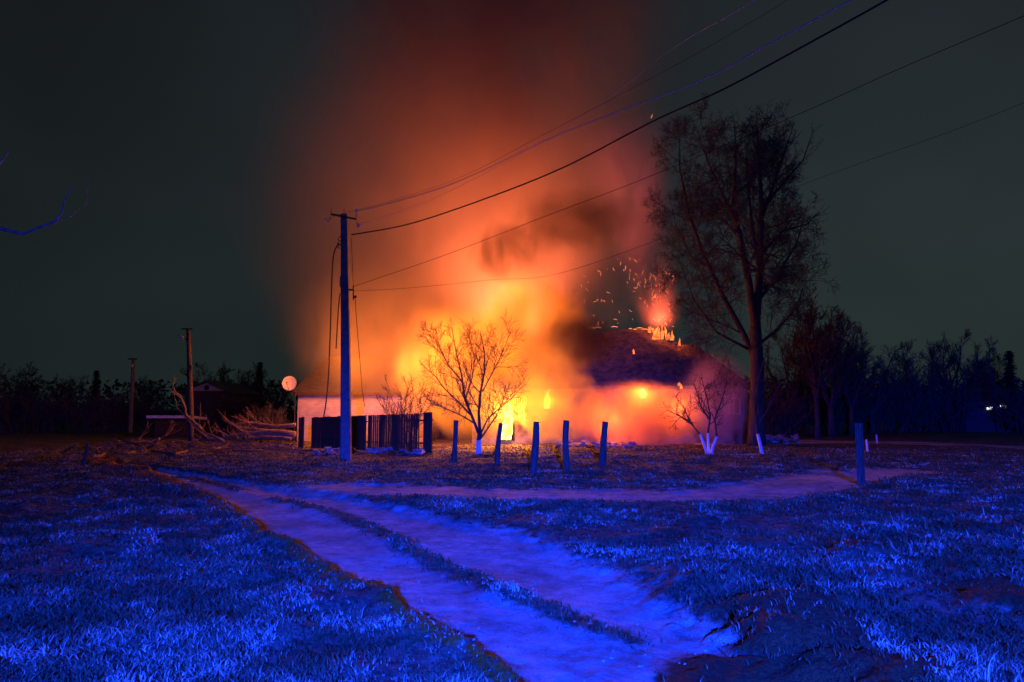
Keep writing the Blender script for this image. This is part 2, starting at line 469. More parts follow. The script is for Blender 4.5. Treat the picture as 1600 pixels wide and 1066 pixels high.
def make_ground():
    ang = np.concatenate([np.linspace(-180, -52, 40)[:-1], np.linspace(-52, 52, 780), np.linspace(52, 180, 40)[1:-1]])
    rad = np.concatenate([[0.3, 1, 2], np.geomspace(3.0, 45, 620), np.geomspace(48, 3500, 50)])
    A, Rr = np.meshgrid(np.radians(ang), rad)
    x = Rr*np.sin(A); y = Rr*np.cos(A)
    F = fields(x, y)
    z = height(x, y, F)
    nr, na = x.shape
    co = np.stack([x, y, z], -1).reshape(-1, 3)
    co = np.vstack([co, [[0, 0, 0]]])
    i = np.arange(nr-1)[:, None]*na; j = np.arange(na)[None, :]
    j2 = (j+1) % na
    q = np.stack([i+j, i+na+j, i+na+j2, i+j2], -1).reshape(-1, 4)
    tri = np.stack([np.full(na, nr*na), np.arange(na), (np.arange(na)+1) % na], -1)
    me = bpy.data.meshes.new('ground')
    me.vertices.add(len(co)); me.vertices.foreach_set('co', co.astype(np.float32).ravel())
    nl = q.size+tri.size
    me.loops.add(nl)
    me.loops.foreach_set('vertex_index', np.concatenate([q[:, ::-1].ravel(), tri[:, ::-1].ravel()]).astype(np.int32))
    me.polygons.add(len(q)+len(tri))
    me.polygons.foreach_set('loop_start', np.concatenate([np.arange(len(q))*4, q.size+np.arange(len(tri))*3]).astype(np.int32))
    me.update(calc_edges=True)
    me.polygons.foreach_set('use_smooth', np.ones(len(me.polygons), bool))
    for nm in ('sand', 'firelit_mud', 'pit'):
        at_ = me.attributes.new(nm, 'FLOAT', 'POINT')
        at_.data.foreach_set('value', np.append(F[nm].ravel(), 0).astype(np.float32))
    m, t = mat('ground_soil')
    out = _n(t, 'ShaderNodeOutputMaterial'); b = _n(t, 'ShaderNodeBsdfPrincipled')
    b.inputs['Roughness'].default_value = .93
    b.inputs['Specular IOR Level'].default_value = .2
    tcx = _n(t, 'ShaderNodeTexCoord')
    def noise(s, d=6, rg=.6):
        nt = _n(t, 'ShaderNodeTexNoise'); nt.inputs['Scale'].default_value = s
        nt.inputs['Detail'].default_value = d; nt.inputs['Roughness'].default_value = rg
        t.links.new(tcx.outputs['Object'], nt.inputs['Vector']); return nt
    def ramp(src, a, ca, b_, cb):
        rp = _n(t, 'ShaderNodeValToRGB')
        rp.color_ramp.elements[0].position = a; rp.color_ramp.elements[1].position = b_
        rp.color_ramp.elements[0].color = (*ca, 1); rp.color_ramp.elements[1].color = (*cb, 1)
        t.links.new(src, rp.inputs[0]); return rp
    n1 = noise(7, 8, .72); n2 = noise(28, 4, .6); n3 = noise(.7, 4); n4 = noise(3.2, 10, .78)
    turf = ramp(n1.outputs[0], .40, (.045, .036, .02), .64, (.26, .21, .13))
    sand = ramp(n4.outputs[0], .34, (.20, .17, .14), .60, (.60, .54, .47))
    firelit_mudc = ramp(n2.outputs[0], .3, (.26, .09, .004), .75, (.55, .20, .010))  # brown soil strips with orange firelight put into their colour
    a1 = _n(t, 'ShaderNodeAttribute', attribute_name='sand'); a2 = _n(t, 'ShaderNodeAttribute', attribute_name='firelit_mud')
    def noisy(a, k):
        q_ = _n(t, 'ShaderNodeMath', operation='MULTIPLY_ADD'); q_.inputs[1].default_value = k; q_.inputs[2].default_value = -k/2
        t.links.new(n1.outputs[0], q_.inputs[0])
        s_ = _n(t, 'ShaderNodeMath', operation='ADD'); s_.use_clamp = True
        t.links.new(a.outputs['Fac'], s_.inputs[0]); t.links.new(q_.outputs[0], s_.inputs[1])
        mr_ = _n(t, 'ShaderNodeMapRange', interpolation_type='SMOOTHSTEP')
        mr_.inputs[1].default_value = .25; mr_.inputs[2].default_value = .75
        t.links.new(s_.outputs[0], mr_.inputs[0]); return mr_
    x1 = _n(t, 'ShaderNodeMix', data_type='RGBA'); x2 = _n(t, 'ShaderNodeMix', data_type='RGBA')
    t.links.new(noisy(a1, .9).outputs[0], x1.inputs['Factor'])
    t.links.new(turf.outputs[0], x1.inputs['A']); t.links.new(sand.outputs[0], x1.inputs['B'])
    t.links.new(noisy(a2, .8).outputs[0], x2.inputs['Factor'])
    t.links.new(x1.outputs['Result'], x2.inputs['A']); t.links.new(firelit_mudc.outputs[0], x2.inputs['B'])
    pr = _n(t, 'ShaderNodeMapRange'); pr.inputs[1].default_value = .35; pr.inputs[2].default_value = .65
    pr.inputs[3].default_value = .6; pr.inputs[4].default_value = 1.15
    t.links.new(n3.outputs[0], pr.inputs[0])
    a3 = _n(t, 'ShaderNodeAttribute', attribute_name='pit')
    clay = ramp(n2.outputs[0], .3, (.030, .016, .006), .8, (.20, .085, .02))
    x3 = _n(t, 'ShaderNodeMix', data_type='RGBA')
    t.links.new(noisy(a3, 1.1).outputs[0], x3.inputs['Factor'])
    t.links.new(x2.outputs['Result'], x3.inputs['A']); t.links.new(clay.outputs[0], x3.inputs['B'])
    vm = _n(t, 'ShaderNodeVectorMath', operation='SCALE')
    t.links.new(x3.outputs['Result'], vm.inputs[0]); t.links.new(pr.outputs[0], vm.inputs['Scale'])
    t.links.new(vm.outputs[0], b.inputs['Base Color'])
    bp = _n(t, 'ShaderNodeBump'); bp.inputs['Strength'].default_value = 1.0; bp.inputs['Distance'].default_value = .03
    ad = _n(t, 'ShaderNodeMath', operation='ADD'); ad0 = _n(t, 'ShaderNodeMath', operation='ADD'); n5 = noise(75, 3, .7)
    t.links.new(n1.outputs[0], ad0.inputs[0]); t.links.new(n2.outputs[0], ad0.inputs[1]); t.links.new(ad0.outputs[0], ad.inputs[0]); t.links.new(n5.outputs[0], ad.inputs[1])
    t.links.new(ad.outputs[0], bp.inputs['Height']); t.links.new(bp.outputs[0], b.inputs['Normal'])
    t.links.new(b.outputs[0], out.inputs[0])
    me.materials.append(m)
    o = bpy.data.objects.new('ground', me); COL.objects.link(o)
    tag(o, 'trampled yellow winter grass and pale sandy wheel tracks of a village lane', 'ground', kind='structure')
make_ground()

# ------------------------------------------------------------------ grass
def make_grass(name, n, rmin, rmax, hmin, hmax, label, seed, wide=1.0, filt=None):
    rng = np.random.default_rng(seed)
    r = np.exp(rng.uniform(np.log(rmin), np.log(rmax), n))
    a = np.radians(rng.uniform(-46, 46, n))
    # pull the stems together into tufts
    x = r*np.sin(a); y = r*np.cos(a)
    cx = np.round(x/.17+rng.normal(0, .33, n)); cy_ = np.round(y/.17+rng.normal(0, .33, n))
    hx = vnoise(cx*7.31, cy_*3.7); hy = vnoise(cx*2.91+50, cy_*5.3)
    k = rng.random(n) < .6
    x = np.where(k, (cx+hx-.5)*.17+rng.normal(0, .03, n), x)
    y = np.where(k, (cy_+hy-.5)*.17+rng.normal(0, .03, n), y)
    F = fields(x, y)
    dens = fbm(x*.8+5, y*.8+8, 4)
    keep = (rng.random(n) > F['inside']*(.97-.75*F['crown']))*(rng.random(n) > F['sand']*1.08)*(rng.random(n) > F['bank']*.75) & (rng.random(n) > F['pit']*.93) & (rng.random(n) < sstep(.25, .55, dens)*.85+.15)
    if filt is not None:
        keep &= filt(x, y, rng)
    x, y, r = x[keep], y[keep], r[keep]
    dens = dens[keep]
    z = height(x, y)
    n = len(x)
    h = rng.uniform(hmin, hmax, n)*(.55+dens*1.0)*(1-.45*(rng.random(n) < .4))
    w = (.0016+.00048*r)*wide*rng.uniform(.7, 1.4, n)
    th = rng.uniform(0, 2*pi, n)
    lean = rng.uniform(.3, 1.6, n)*h
    lt = rng.uniform(0, 2*pi, n)
    ux, uy = np.cos(th)*w, np.sin(th)*w
    lx, ly = np.cos(lt)*lean, np.sin(lt)*lean
    v = np.empty((n, 5, 3), np.float32)
    v[:, 0] = np.stack([x-ux, y-uy, z-.01], -1); v[:, 1] = np.stack([x+ux, y+uy, z-.01], -1)
    v[:, 2] = np.stack([x-ux*.7+lx*.35, y-uy*.7+ly*.35, z+h*.6], -1); v[:, 3] = np.stack([x+ux*.7+lx*.35, y+uy*.7+ly*.35, z+h*.6], -1)
    v[:, 4] = np.stack([x+lx, y+ly, z+h*.92], -1)
    base = (np.arange(n)*5)[:, None]
    q = base+np.array([0, 1, 3, 2]); tr = base+np.array([2, 3, 4])
    me = bpy.data.meshes.new(name)
    me.vertices.add(n*5); me.vertices.foreach_set('co', v.ravel())
    me.loops.add(n*7)
    li = np.concatenate([q, tr], 1).ravel().astype(np.int32)
    me.loops.foreach_set('vertex_index', li)
    me.polygons.add(n*2)
    ls = np.stack([np.arange(n)*7, np.arange(n)*7+4], -1).ravel().astype(np.int32)
    me.polygons.foreach_set('loop_start', ls)
    me.update(calc_edges=True)
    tone = me.attributes.new('tone', 'FLOAT', 'POINT')
    pat = fbm(x*2.3+60, y*2.3+11, 4)
    tv = np.clip(rng.beta(1.3, 2.2, n)*.75+1.5*(pat-.5)+.35*(dens-.45), 0, 1)
    tone.data.foreach_set('value', np.repeat(tv, 5).astype(np.float32))
    me.materials.append(M['grass'])
    o = bpy.data.objects.new(name, me); COL.objects.link(o)
    tag(o, label, 'grass', kind='stuff')
    return o
def grass_mat():
    m, t = mat('dry_grass')
    out = _n(t, 'ShaderNodeOutputMaterial'); b = _n(t, 'ShaderNodeBsdfPrincipled')
    b.inputs['Roughness'].default_value = .8
    b.inputs['Specular IOR Level'].default_value = .15
    a = _n(t, 'ShaderNodeAttribute', attribute_name='tone')
    rp = _n(t, 'ShaderNodeValToRGB')
    rp.color_ramp.elements[0].color = (.035, .04, .015, 1); rp.color_ramp.elements[1].color = (.58, .50, .34, 1)
    e_ = rp.color_ramp.elements.new(.5); e_.color = (.13, .11, .055, 1)
    t.links.new(a.outputs['Fac'], rp.inputs[0]); t.links.new(rp.outputs[0], b.inputs['Base Color'])
    t.links.new(b.outputs[0], out.inputs[0])
    return m
M['grass'] = grass_mat()
make_grass('grass', 480000, 3.3, 34, .018, .055, 'short dry winter grass covering the field on both sides of the track', 3)
make_grass('tall_grass', 11000, 4.5, 32, .07, .16, 'taller bleached grass stems standing in loose tufts right of the track', 5, .9,
           lambda x, y, g: (x > .12*y-.5) & (fbm(x*.9+30, y*.9, 3) > .5) | (g.random(len(x)) < .05))

# pebbles and crumbs of earth on the wheel tracks
def pebbles():
    rng = random.Random(15)
    n = 5200
    r = np.exp(NR.uniform(np.log(3.3), np.log(15), n)); a = np.radians(NR.uniform(-38, 42, n))
    x = r*np.sin(a); y = r*np.cos(a)
    F = fields(x, y)
    k = (NR.random(n) < F['inside']*.8*(1-F['pit'])+F['bank']*.4+.02)
    x, y = x[k], y[k]; z = height(x, y)
    mb = MB()
    for X, Y, Z in zip(x, y, z):
        s_ = rng.choice([.004, .005, .007, .009, .013]) * rng.uniform(.7, 1.5)
        n0 = len(mb.v)
        q = rng.uniform(0, 2)
        for t, rr_, zz in ((0, 0, 1), (0, 1, .1), (1.6, .9, .2), (3.1, 1.1, 0), (4.7, .85, .15)):
            mb.v.append((X+cos(t+q)*rr_*s_, Y+sin(t+q)*rr_*s_, Z+zz*s_*.8-.001))
        mb.f += [(n0, n0+1, n0+2), (n0, n0+2, n0+3), (n0, n0+3, n0+4), (n0, n0+4, n0+1)]
    tag(mb.build('pebbles', M['rubble']), 'small stones and crumbs of earth strewn over the sandy wheel tracks', 'pebbles', kind='stuff')
pebbles()

# ------------------------------------------------------------------ trees
def rdir(d, ang, rng):
    """unit vector at angle ang from d in a random plane"""
    o = d.orthogonal().normalized()
    o.rotate(Matrix.Rotation(rng.uniform(0, 2*pi), 3, d))
    return (d*cos(ang)+o*sin(ang)).normalized()
class Grower:
    def __init__(s, seed, up=.12, wander=.13, ratio=.62, kids=(6, 6, 5, 4), maxlvl=3, spread=(28, 62), tip=.004, minr=.004, keep=None, flat=1.0):
        s.rng = random.Random(seed); s.up = up; s.w = wander; s.ratio = ratio
        s.kids = kids; s.max = maxlvl; s.spread = spread; s.tip = tip; s.minr = minr; s.keep = keep; s.flat = 0.0
    def path(s, p, d, L, n):
        pts = [p.copy()]
        for i in range(n):
            g = s.rng.gauss
            d = (d+Vector((g(0, s.w), g(0, s.w), g(0, s.w)+s.up))).normalized()
            p = p+d*(L/n)
            pts.append(p.copy())
        return pts
    def along(s, pts, t):
        f = t*(len(pts)-1); i = min(int(f), len(pts)-2)
        a, b = pts[i], pts[i+1]
        return a.lerp(b, f-i), (b-a).normalized()
    def limb(s, mb, pts, r0, r1, lvl, L=None, t0=.25, kids=None):
        pts = [Vector(p) for p in pts]
        n = len(pts)
        if L is None:
            L = sum((pts[i+1]-pts[i]).length for i in range(n-1))
        k = 8 if r0 > .08 else (6 if r0 > .04 else (4 if r0 > .015 else 3))
        mb.tube(pts, [r0+(r1-r0)*i/(n-1) for i in range(n)], k, cap=(r0 > .02))
        if lvl > s.max:
            return
        nk = kids if kids is not None else s.kids[min(lvl, len(s.kids)-1)]
        for i in range(nk):
            t = t0+(1-t0)*(i+s.rng.random())/nk
            p, d = s.along(pts, min(t, .99))
            r = (r0+(r1-r0)*t)
            cd_ = rdir(d, R(s.rng.uniform(*s.spread)), s.rng)
            cl = L*s.ratio*(1.15-.6*t)*s.rng.uniform(.7, 1.2)
            if s.keep and not s.keep(p+cd_*cl):
                cl *= .45
            rr = max(r*.62, s.minr)
            if cl < .12:
                continue
            s.limb(mb, s.path(p, cd_, cl, 4 if lvl < s.max else 3), rr, max(s.tip*.6, rr*.28), lvl+1, cl, .18)
def base_tree(name, loc, label, cat='tree', group=None):
    return tag(empty(name, loc), label, cat, group)
def local(pts, base):
    return [Vector(p)-Vector(base) for p in pts]

# --- the tall tree right of the burning house
TY = 32.5
tb = at(1182, 697, TY); tb.z = 0
T = base_tree('tall_bare_tree', tb, 'very tall bare tree with several upright limbs right of the burning house')
def tp(lst):
    return [at(px, py, TY+dy)-tb for px, py, dy in lst]
mt = MB()
mt.tube(tp([(1182, 702, 0), (1182, 660, 0), (1184, 600, 0), (1182, 545, 0), (1180, 500, 0)]), [.42, .33, .30, .27, .22], 12)
mt.build('trunk', M['bark'], T, smooth=True)
g = Grower(5, up=.05, wander=.15, ratio=.56, kids=(16, 9, 7, 5), maxlvl=3, spread=(30, 78), minr=.0068, tip=.0068,
           keep=lambda p: (p.z < 15.2 and -4.4 < p.x < 2.8))
mc = MB()
for lst, r0, r1 in (
    ([(1180, 505, 0), (1186, 440, 0), (1188, 380, .3), (1190, 320, .4), (1187, 255, .3), (1182, 195, .2)], .20, .04),
    ([(1181, 520, 0), (1170, 440, -.3), (1156, 370, -.5), (1145, 325, -.6), (1150, 260, -.6), (1148, 195, -.4)], .17, .035),
    ([(1180, 560, 0), (1158, 515, .4), (1128, 460, .6), (1098, 395, .8), (1075, 330, .8), (1062, 262, .6), (1062, 215, .5)], .14, .03),
    ([(1152, 350, -.6), (1135, 318, -.8), (1108, 258, -1.2), (1090, 205, -1.4)], .08, .025),
    ([(1188, 345, .3), (1205, 300, .8), (1222, 250, 1.0), (1240, 195, 1.2)], .09, .025),
    ([(1186, 420, 0), (1175, 350, 1.0), (1168, 280, 1.8), (1165, 200, 2.2)], .09, .025),
    ([(1185, 470, 0), (1215, 430, -.7), (1245, 380, -1.0), (1262, 320, -1.0)], .08, .02),
    ([(1183, 540, 0), (1215, 515, .6), (1245, 480, .9), (1262, 430, 1.0)], .07, .02),
    ([(1168, 545, 0), (1120, 520, -1), (1085, 470, -1.2), (1058, 400, -1.2)], .06, .02),
    ([(1190, 330, .4), (1220, 290, 1.6), (1255, 250, 2.0), (1272, 200, 2.0)], .06, .02),
    ([(1186, 400, .4), (1225, 360, 1.0), (1262, 350, 1.4), (1280, 330, 1.6)], .06, .02),
    ([(1110, 420, .8), (1080, 400, 1.4), (1055, 350, 1.6), (1045, 300, 1.6)], .05, .02)):
    g.limb(mc, tp(lst), r0*.6, r1*.6, 0, L=4.8, t0=.12)
    MB().tube(tp(lst), [r0*1.12+(r1*.5-r0*1.12)*q/(len(lst)-1) for q in range(len(lst))], 9).build('limb', M['bark'], T, smooth=True)
mc.build('crown', M['fine_twig'], T)

# --- bare fruit tree in front of the fire
cbase = G(748, 713)
T = base_tree('fruit_tree', cbase, 'bare spreading fruit tree with whitewashed foot silhouetted against the orange smoke')
def cp(lst, Y=cbase.y):
    return [at(px, py, Y+dy)-cbase for px, py, dy in lst]
mt = MB()
mt.tube(cp([(749, 718, 0), (748, 705, 0), (748, 690, 0), (750, 677, 0)]), [.14, .11, .085, .08], 10)
mt.build('trunk', M['lime_05'], T, smooth=True)
g = Grower(21, up=.08, wander=.13, ratio=.62, kids=(11, 7, 4, 3), maxlvl=2, spread=(25, 60), minr=.0062, tip=.0055,
           keep=lambda p: p.z < 5.1 and -2.2 < p.x < 1.8)
mc = MB()
for lst, r0, r1 in (
    ([(749, 680, 0), (738, 652, -.1), (726, 622, -.2), (721, 585, -.3), (712, 548, -.3), (706, 512, -.2)], .06, .012),
    ([(750, 680, 0), (748, 645, .1), (751, 612, .2), (757, 582, .3), (757, 550, .3), (750, 517, .3)], .06, .012),
    ([(751, 678, 0), (762, 655, .2), (778, 640, .4), (800, 622, .5), (820, 600, .5)], .04, .01),
    ([(735, 648, 0), (716, 628, .3), (695, 608, .5), (680, 588, .6), (660, 570, .6)], .04, .01),
    ([(754, 612, .1), (768, 585, -.3), (782, 558, -.5), (798, 518, -.6)], .035, .01),
    ([(728, 622, 0), (738, 590, .6), (742, 560, .8), (732, 522, .9)], .035, .01),
    ([(752, 684, 0), (766, 664, -.4), (778, 645, -.7), (786, 628, -.8)], .035, .01),
    ([(742, 662, 0), (722, 650, -.5), (700, 640, -.8), (672, 630, -.9)], .03, .009),
    ([(721, 595, 0), (700, 570, -.5), (688, 545, -.7), (680, 520, -.8)], .03, .009)):
    g.limb(mc, cp(lst), r0, r1, 0, L=1.75, t0=.2)
mc.build('crown', M['twig'], T)

# --- three-stemmed whitewashed tree in front of the right-hand end of the house
cb = G(1108, 712)
T = base_tree('three_stem_tree', cb, 'small bare tree of three whitewashed stems before the right end of the house')
def sp_(lst):
    return [at(px, py, cb.y+dy)-cb for px, py, dy in lst]
for lst in ([(1106, 714, 0), (1101, 697, -.05), (1094, 678, -.1)], [(1109, 714, .1), (1107, 698, .1), (1106, 677, .1)], [(1111, 714, 0), (1114, 698, -.1), (1120, 682, -.2)]):
    mt = MB(); mt.tube(sp_(lst), [.055, .05, .042], 8)
    mt.build('stem', M['lime_09'], T, smooth=True)
g = Grower(8, up=.08, wander=.15, ratio=.55, kids=(8, 5, 4), maxlvl=2, spread=(25, 60), minr=.007, tip=.006)
mc = MB()
for lst in ([(1094, 679, -.1), (1078, 660, -.2), (1068, 635, -.3), (1052, 615, -.4)], [(1106, 678, .1), (1110, 650, .2), (1104, 620, .2), (1096, 590, .2)],
            [(1120, 683, -.2), (1117, 655, -.2), (1128, 625, -.1), (1136, 595, 0)], [(1080, 662, -.2), (1062, 650, .2), (1040, 640, .4)], [(1108, 655, .2), (1095, 635, .5), (1085, 600, .7)]):
    g.limb(mc, sp_(lst), .04, .012, 0, L=1.5, t0=.15)
mc.build('crown', M['twig'], T)

# --- generic bare trees, bushes, evergreens for the background
def proto_bare(seed, hgt, spread=(25, 60), kids=(11, 8, 6), twigr=.011, trunk='bark_dark', lean=0):
    T = empty('bare_tree', (0, 0, 0))
    g = Grower(seed, up=.13, wander=.13, ratio=.55, kids=kids, maxlvl=2, spread=spread, minr=twigr, tip=twigr)
    rng = random.Random(seed)
    mt = MB(); fork = hgt*rng.uniform(.18, .28)
    mt.tube([(0, 0, -.1), (0.03, 0, fork*.5), (lean, 0, fork)], [hgt*.024, hgt*.018, hgt*.016], 8)
    mt.build('trunk', M[trunk], T, smooth=True)
    mc = MB()
    for i in range(5):
        a = 2*pi*i/5+rng.random()
        d = Vector((cos(a)*.45, sin(a)*.45, 1)).normalized()
        g.limb(mc, g.path(Vector((lean, 0, fork-.05)), d, hgt*.74*rng.uniform(.75, 1), 6), hgt*.012, twigr, 0, hgt*.42, .12)
    mc.build('crown', M['bark_dark'], T)
    return T
def proto_bush(seed, hgt, wid, mat_='bark_dark', stems=16, twigr=.012, kids=(7, 5)):
    T = empty('bare_bush', (0, 0, 0))
    g = Grower(seed, up=.12, wander=.16, ratio=.55, kids=kids, maxlvl=1, spread=(20, 50), minr=twigr, tip=twigr)
    rng = random.Random(seed)
    mc = MB()
    for i in range(stems):
        a = rng.uniform(0, 2*pi); q = rng.uniform(0, .8)
        d = Vector((cos(a)*q*wid/hgt*.9, sin(a)*q*.8, 1)).normalized()
        s0 = Vector((cos(a)*rng.uniform(0, wid*.35), sin(a)*rng.uniform(0, wid*.2), -.05))
        g.limb(mc, g.path(s0, d, hgt*rng.uniform(.6, 1), 5), twigr*2.2, twigr, 0, hgt*.5, .15)
    mc.build('branches', M[mat_], T)
    return T
def proto_evergreen(seed, hgt, w):
    T = empty('evergreen_tree', (0, 0, 0))
    rng = random.Random(seed)
    MB().tube([(0, 0, -.1), (0, 0, hgt*.9)], [hgt*.02, .02], 6).build('trunk', M['bark_dark'], T)
    mb = MB()
    for i in range(int(1600)):
        t = rng.random()**1.2
        z = hgt*(.06+.94*t)
        rr = w*(1-t)**.7*(.5+.5*rng.random())*(.8+.2*sin(t*34))
        a = rng.uniform(0, 2*pi)
        c = Vector((cos(a)*rr, sin(a)*rr, z-.15*rr))
        L = .18+.12*hgt/5*rng.random()
        d = Vector((cos(a), sin(a), rng.uniform(-.5, .5))).normalized()*L
        u = Vector((-sin(a), cos(a), rng.uniform(-.4, .4)))*L*.35
        n = len(mb.v)
        mb.v += [tuple(c-d*.5+u), tuple(c-d*.5-u), tuple(c+d-u*.4), tuple(c+d+u*.4)]
        mb.f.append((n, n+1, n+2, n+3))
    mb.build('foliage', M['evergreen'], T)
    return T
def place(T, first, px, Y, h, rz, label, cat, group=None, sx=1.0, py=None):
    o = T if first else copy_tree(T)
    c = at(px, 640, Y)
    o.location = (c.x, Y, H(c.x, Y) if Y < 50 else 0)
    o.rotation_euler = (0, 0, rz)
    o.scale = (h*sx, h*sx, h)
    tag(o, label, cat, group)
    return o
A = proto_bare(31, 8.0); B = proto_bare(47, 8.0, (20, 55), (12, 8, 6)); C = proto_bare(53, 6.0, (30, 65), (11, 8, 5), .012)
used = set()
def pt(P, *a, **k):
    f = id(P) not in used
    used.add(id(P))
    return place(P, f, *a, **k)
GR = 'dark bare trees behind the yard on the right'
pt(C, 1276, 41, 1.32, .3, 'bare tree with a whitewashed foot standing just right of the tall tree', 'tree', GR)
pt(A, 1240, 46, .95, 2.1, 'bare tree directly behind the tall tree, its crown peeking out on the right', 'tree', GR)
pt(B, 1330, 47, .98, 1.2, 'broad dark bare tree rising halfway between the tall tree and the concrete post', 'tree', GR, sx=1.1)
pt(A, 1392, 56, .72, 4.0, 'low bare tree in the dip of the dark tree line on the right', 'tree', GR)
pt(B, 1445, 58, .92, 2.2, 'dark bare tree left of the highest crown in the far right tree line', 'tree', GR, sx=1.1)
pt(A, 1490, 60, 1.12, 5.0, 'dark bare tree forming the highest crown of the far right tree line', 'tree', GR, sx=1.1)
pt(B, 1550, 60, .86, 3.6, 'dark bare tree beside the narrow evergreen at the far right', 'tree', GR, sx=1.1)
pt(C, 1625, 58, .85, 3.0, 'bare tree cut by the right edge of the picture', 'tree', GR)
pt(B, 1298, 44, 1.0, 3.9, 'dense dark bare tree filling the gap right of the tall tree', 'tree', GR, sx=1.25)
pt(A, 1362, 50, .86, 5.9, 'dark bare tree behind the concrete post', 'tree', GR, sx=1.3)
pt(A, 1520, 57, .84, 1.9, 'dark bare tree above the two white lit windows', 'tree', GR, sx=1.3)
GL = 'dark bare trees of the tree line on the left'
pt(C, 40, 60, .86, 0.3, 'dark bare tree at the far left edge of the tree line', 'tree', GL, sx=1.3)
pt(A, 100, 64, .66, 1.3, 'reddish lit bare tree left of the far utility pole', 'tree', GL, sx=1.3)
pt(B, 235, 66, .60, 2.3, 'low bare tree right of the far utility pole', 'tree', GL, sx=1.3)
pt(A, 335, 74, .90, 3.3, 'dark bare tree rising behind the small blue gabled house', 'tree', GL, sx=1.2)
pt(B, 385, 70, .78, 5.3, 'dark bare tree between the small gabled house and the satellite dish', 'tree', GL, sx=1.2)
pt(A, 430, 66, .62, .7, 'dark bare tree behind the satellite dish', 'tree', GL, sx=1.2)
pt(C, -20, 55, .9, .7, 'bare tree half outside the left edge of the picture', 'tree', GL, sx=1.2)
E = proto_evergreen(3, 6, .75)
pt(E, 148, 62, .80, 0, 'dark pointed evergreen in the left tree line', 'evergreen')
pt(E, 404, 72, 1.02, 1, 'slim dark evergreen spire left of the satellite dish', 'evergreen')
pt(E, 1582, 52, .94, 2, 'narrow dark cypress beside the white lights at the far right', 'evergreen')
D = proto_bush(61, 3.0, 3.0, stems=30, twigr=.012, kids=(11, 8))
GB = 'dark bushes along the foot of the tree lines'
for i, (px, Y, h, lb) in enumerate([
    (15, 50, 1.1, 'dark bush in the bottom left corner of the tree line'), (75, 52, 1.0, 'dark bush left of the leaning stake'),
    (135, 52, 1.0, 'dark bush behind the leaning stake'), (190, 55, 1.05, 'dark bush at the foot of the far utility pole'),
    (245, 55, .8, 'dark bush behind the low white shed'), (370, 52, .95, 'dark bush right of the reddish utility pole'),
    (1215, 44, 1.0, 'dark bush behind the rubble heap by the tall tree'), (1262, 50, 1.3, 'dark bush behind the whitewashed-footed tree'),
    (1310, 50, 1.5, 'dark bush in the thicket left of the concrete post'), (1365, 52, 1.4, 'dark bush behind the concrete post'),
    (1420, 54, 1.4, 'dark bush a little right of the concrete post'), (1475, 54, 1.4, 'dark bush under the highest crown of the right tree line'),
    (1525, 55, 1.0, 'dark bush left of the white lights'), (1605, 50, 1.4, 'dark bush at the right edge under the cypress')]):
    pt(D, px, Y, h, i*1.7, lb, 'bush', GB, sx=1.25)
# reddish shrubs lit by the fire behind the fallen branches
S = proto_bush(71, 2.2, 1.6, 'twig', stems=18, twigr=.008, kids=(6, 4))
pt(S, 410, 33, .85, 0, 'spiky bare shrub lit red by the fire, left of the brick shed', 'shrub', 'bare garden shrubs lit by the fire')
pt(S, 437, 34, .9, 1.5, 'spiky bare shrub lit red by the fire, right against the brick shed corner', 'shrub', 'bare garden shrubs lit by the fire')
pt(S, 380, 35, .6, 3.5, 'low bare shrub lit red by the fire above the fallen trunk', 'shrub', 'bare garden shrubs lit by the fire', sx=1.3)
S2 = proto_bush(75, 3.2, 1.3, 'twig', stems=11, twigr=.008, kids=(9, 6))
pt(S2, 632, 30.5, 1.0, 0, 'slender bare shrub rising behind the plank fence in front of the brick shed', 'shrub')
# slim leaning whitewashed sapling left of the big trunk foot
sb = G(1191, 713)
T = base_tree('leaning_sapling', sb, 'slim leaning sapling with a bright whitewashed foot beside the tall tree')
mt = MB(); mt.tube([at(px, py, sb.y)-sb for px, py in ((1192, 716), (1189, 700), (1184, 678))], [.07, .06, .05], 8)
mt.build('trunk', M['lime_09'], T, smooth=True)
g = Grower(14, up=.1, ratio=.5, kids=(7, 5), maxlvl=1, minr=.008)
mc = MB(); g.limb(mc, [at(px, py, sb.y+dy)-sb for px, py, dy in ((1184, 679, 0), (1180, 640, .1), (1186, 590, .2), (1200, 540, .3))], .045, .012, 0, 1.6, .2)
g.limb(mc, [at(px, py, sb.y+dy)-sb for px, py, dy in ((1184, 665, 0), (1200, 640, -.2), (1218, 600, -.3), (1228, 560, -.4))], .03, .01, 0, 1.4, .2)
mc.build('crown', M['twig'], T)

# tree standing outside the left edge of the frame, one blue-lit bough reaches in
nb = Vector((-10.2, 11.5, 0))
T = base_tree('overhanging_tree', nb, 'bare tree beyond the left edge whose thin blue-lit bough reaches into the upper left sky')
mt = MB(); mt.tube([Vector((0, 0, -.1)), Vector((.1, 0, 2)), Vector((0, .1, 4)), Vector((.1, 0, 6.0))], [.2, .15, .12, .07], 9)
mt.build('trunk', M['pale_bark'], T, smooth=True)
def nbp(px, py, Y=11.5):
    return at(px, py, Y)-nb
mc = MB()
mc.tube([Vector((0, .1, 4.2)), nbp(-60, 350), nbp(0, 357), nbp(36, 366), nbp(60, 356), nbp(85, 347), nbp(97, 332), nbp(100, 315), nbp(116, 288)],
        [.06, .045, .035, .028, .026, .02, .012, .012, .007], 6)
mc.tube([nbp(85, 347), nbp(110, 338), nbp(135, 318), nbp(140, 262)], [.010, .006, .004, .003], 4)
mc.tube([Vector((.1, 0, 5.6)), nbp(-30, 290), nbp(2, 252), nbp(14, 236)], [.05, .03, .014, .008], 5)
mc.build('boughs', M['pale_bark'], T, smooth=True)

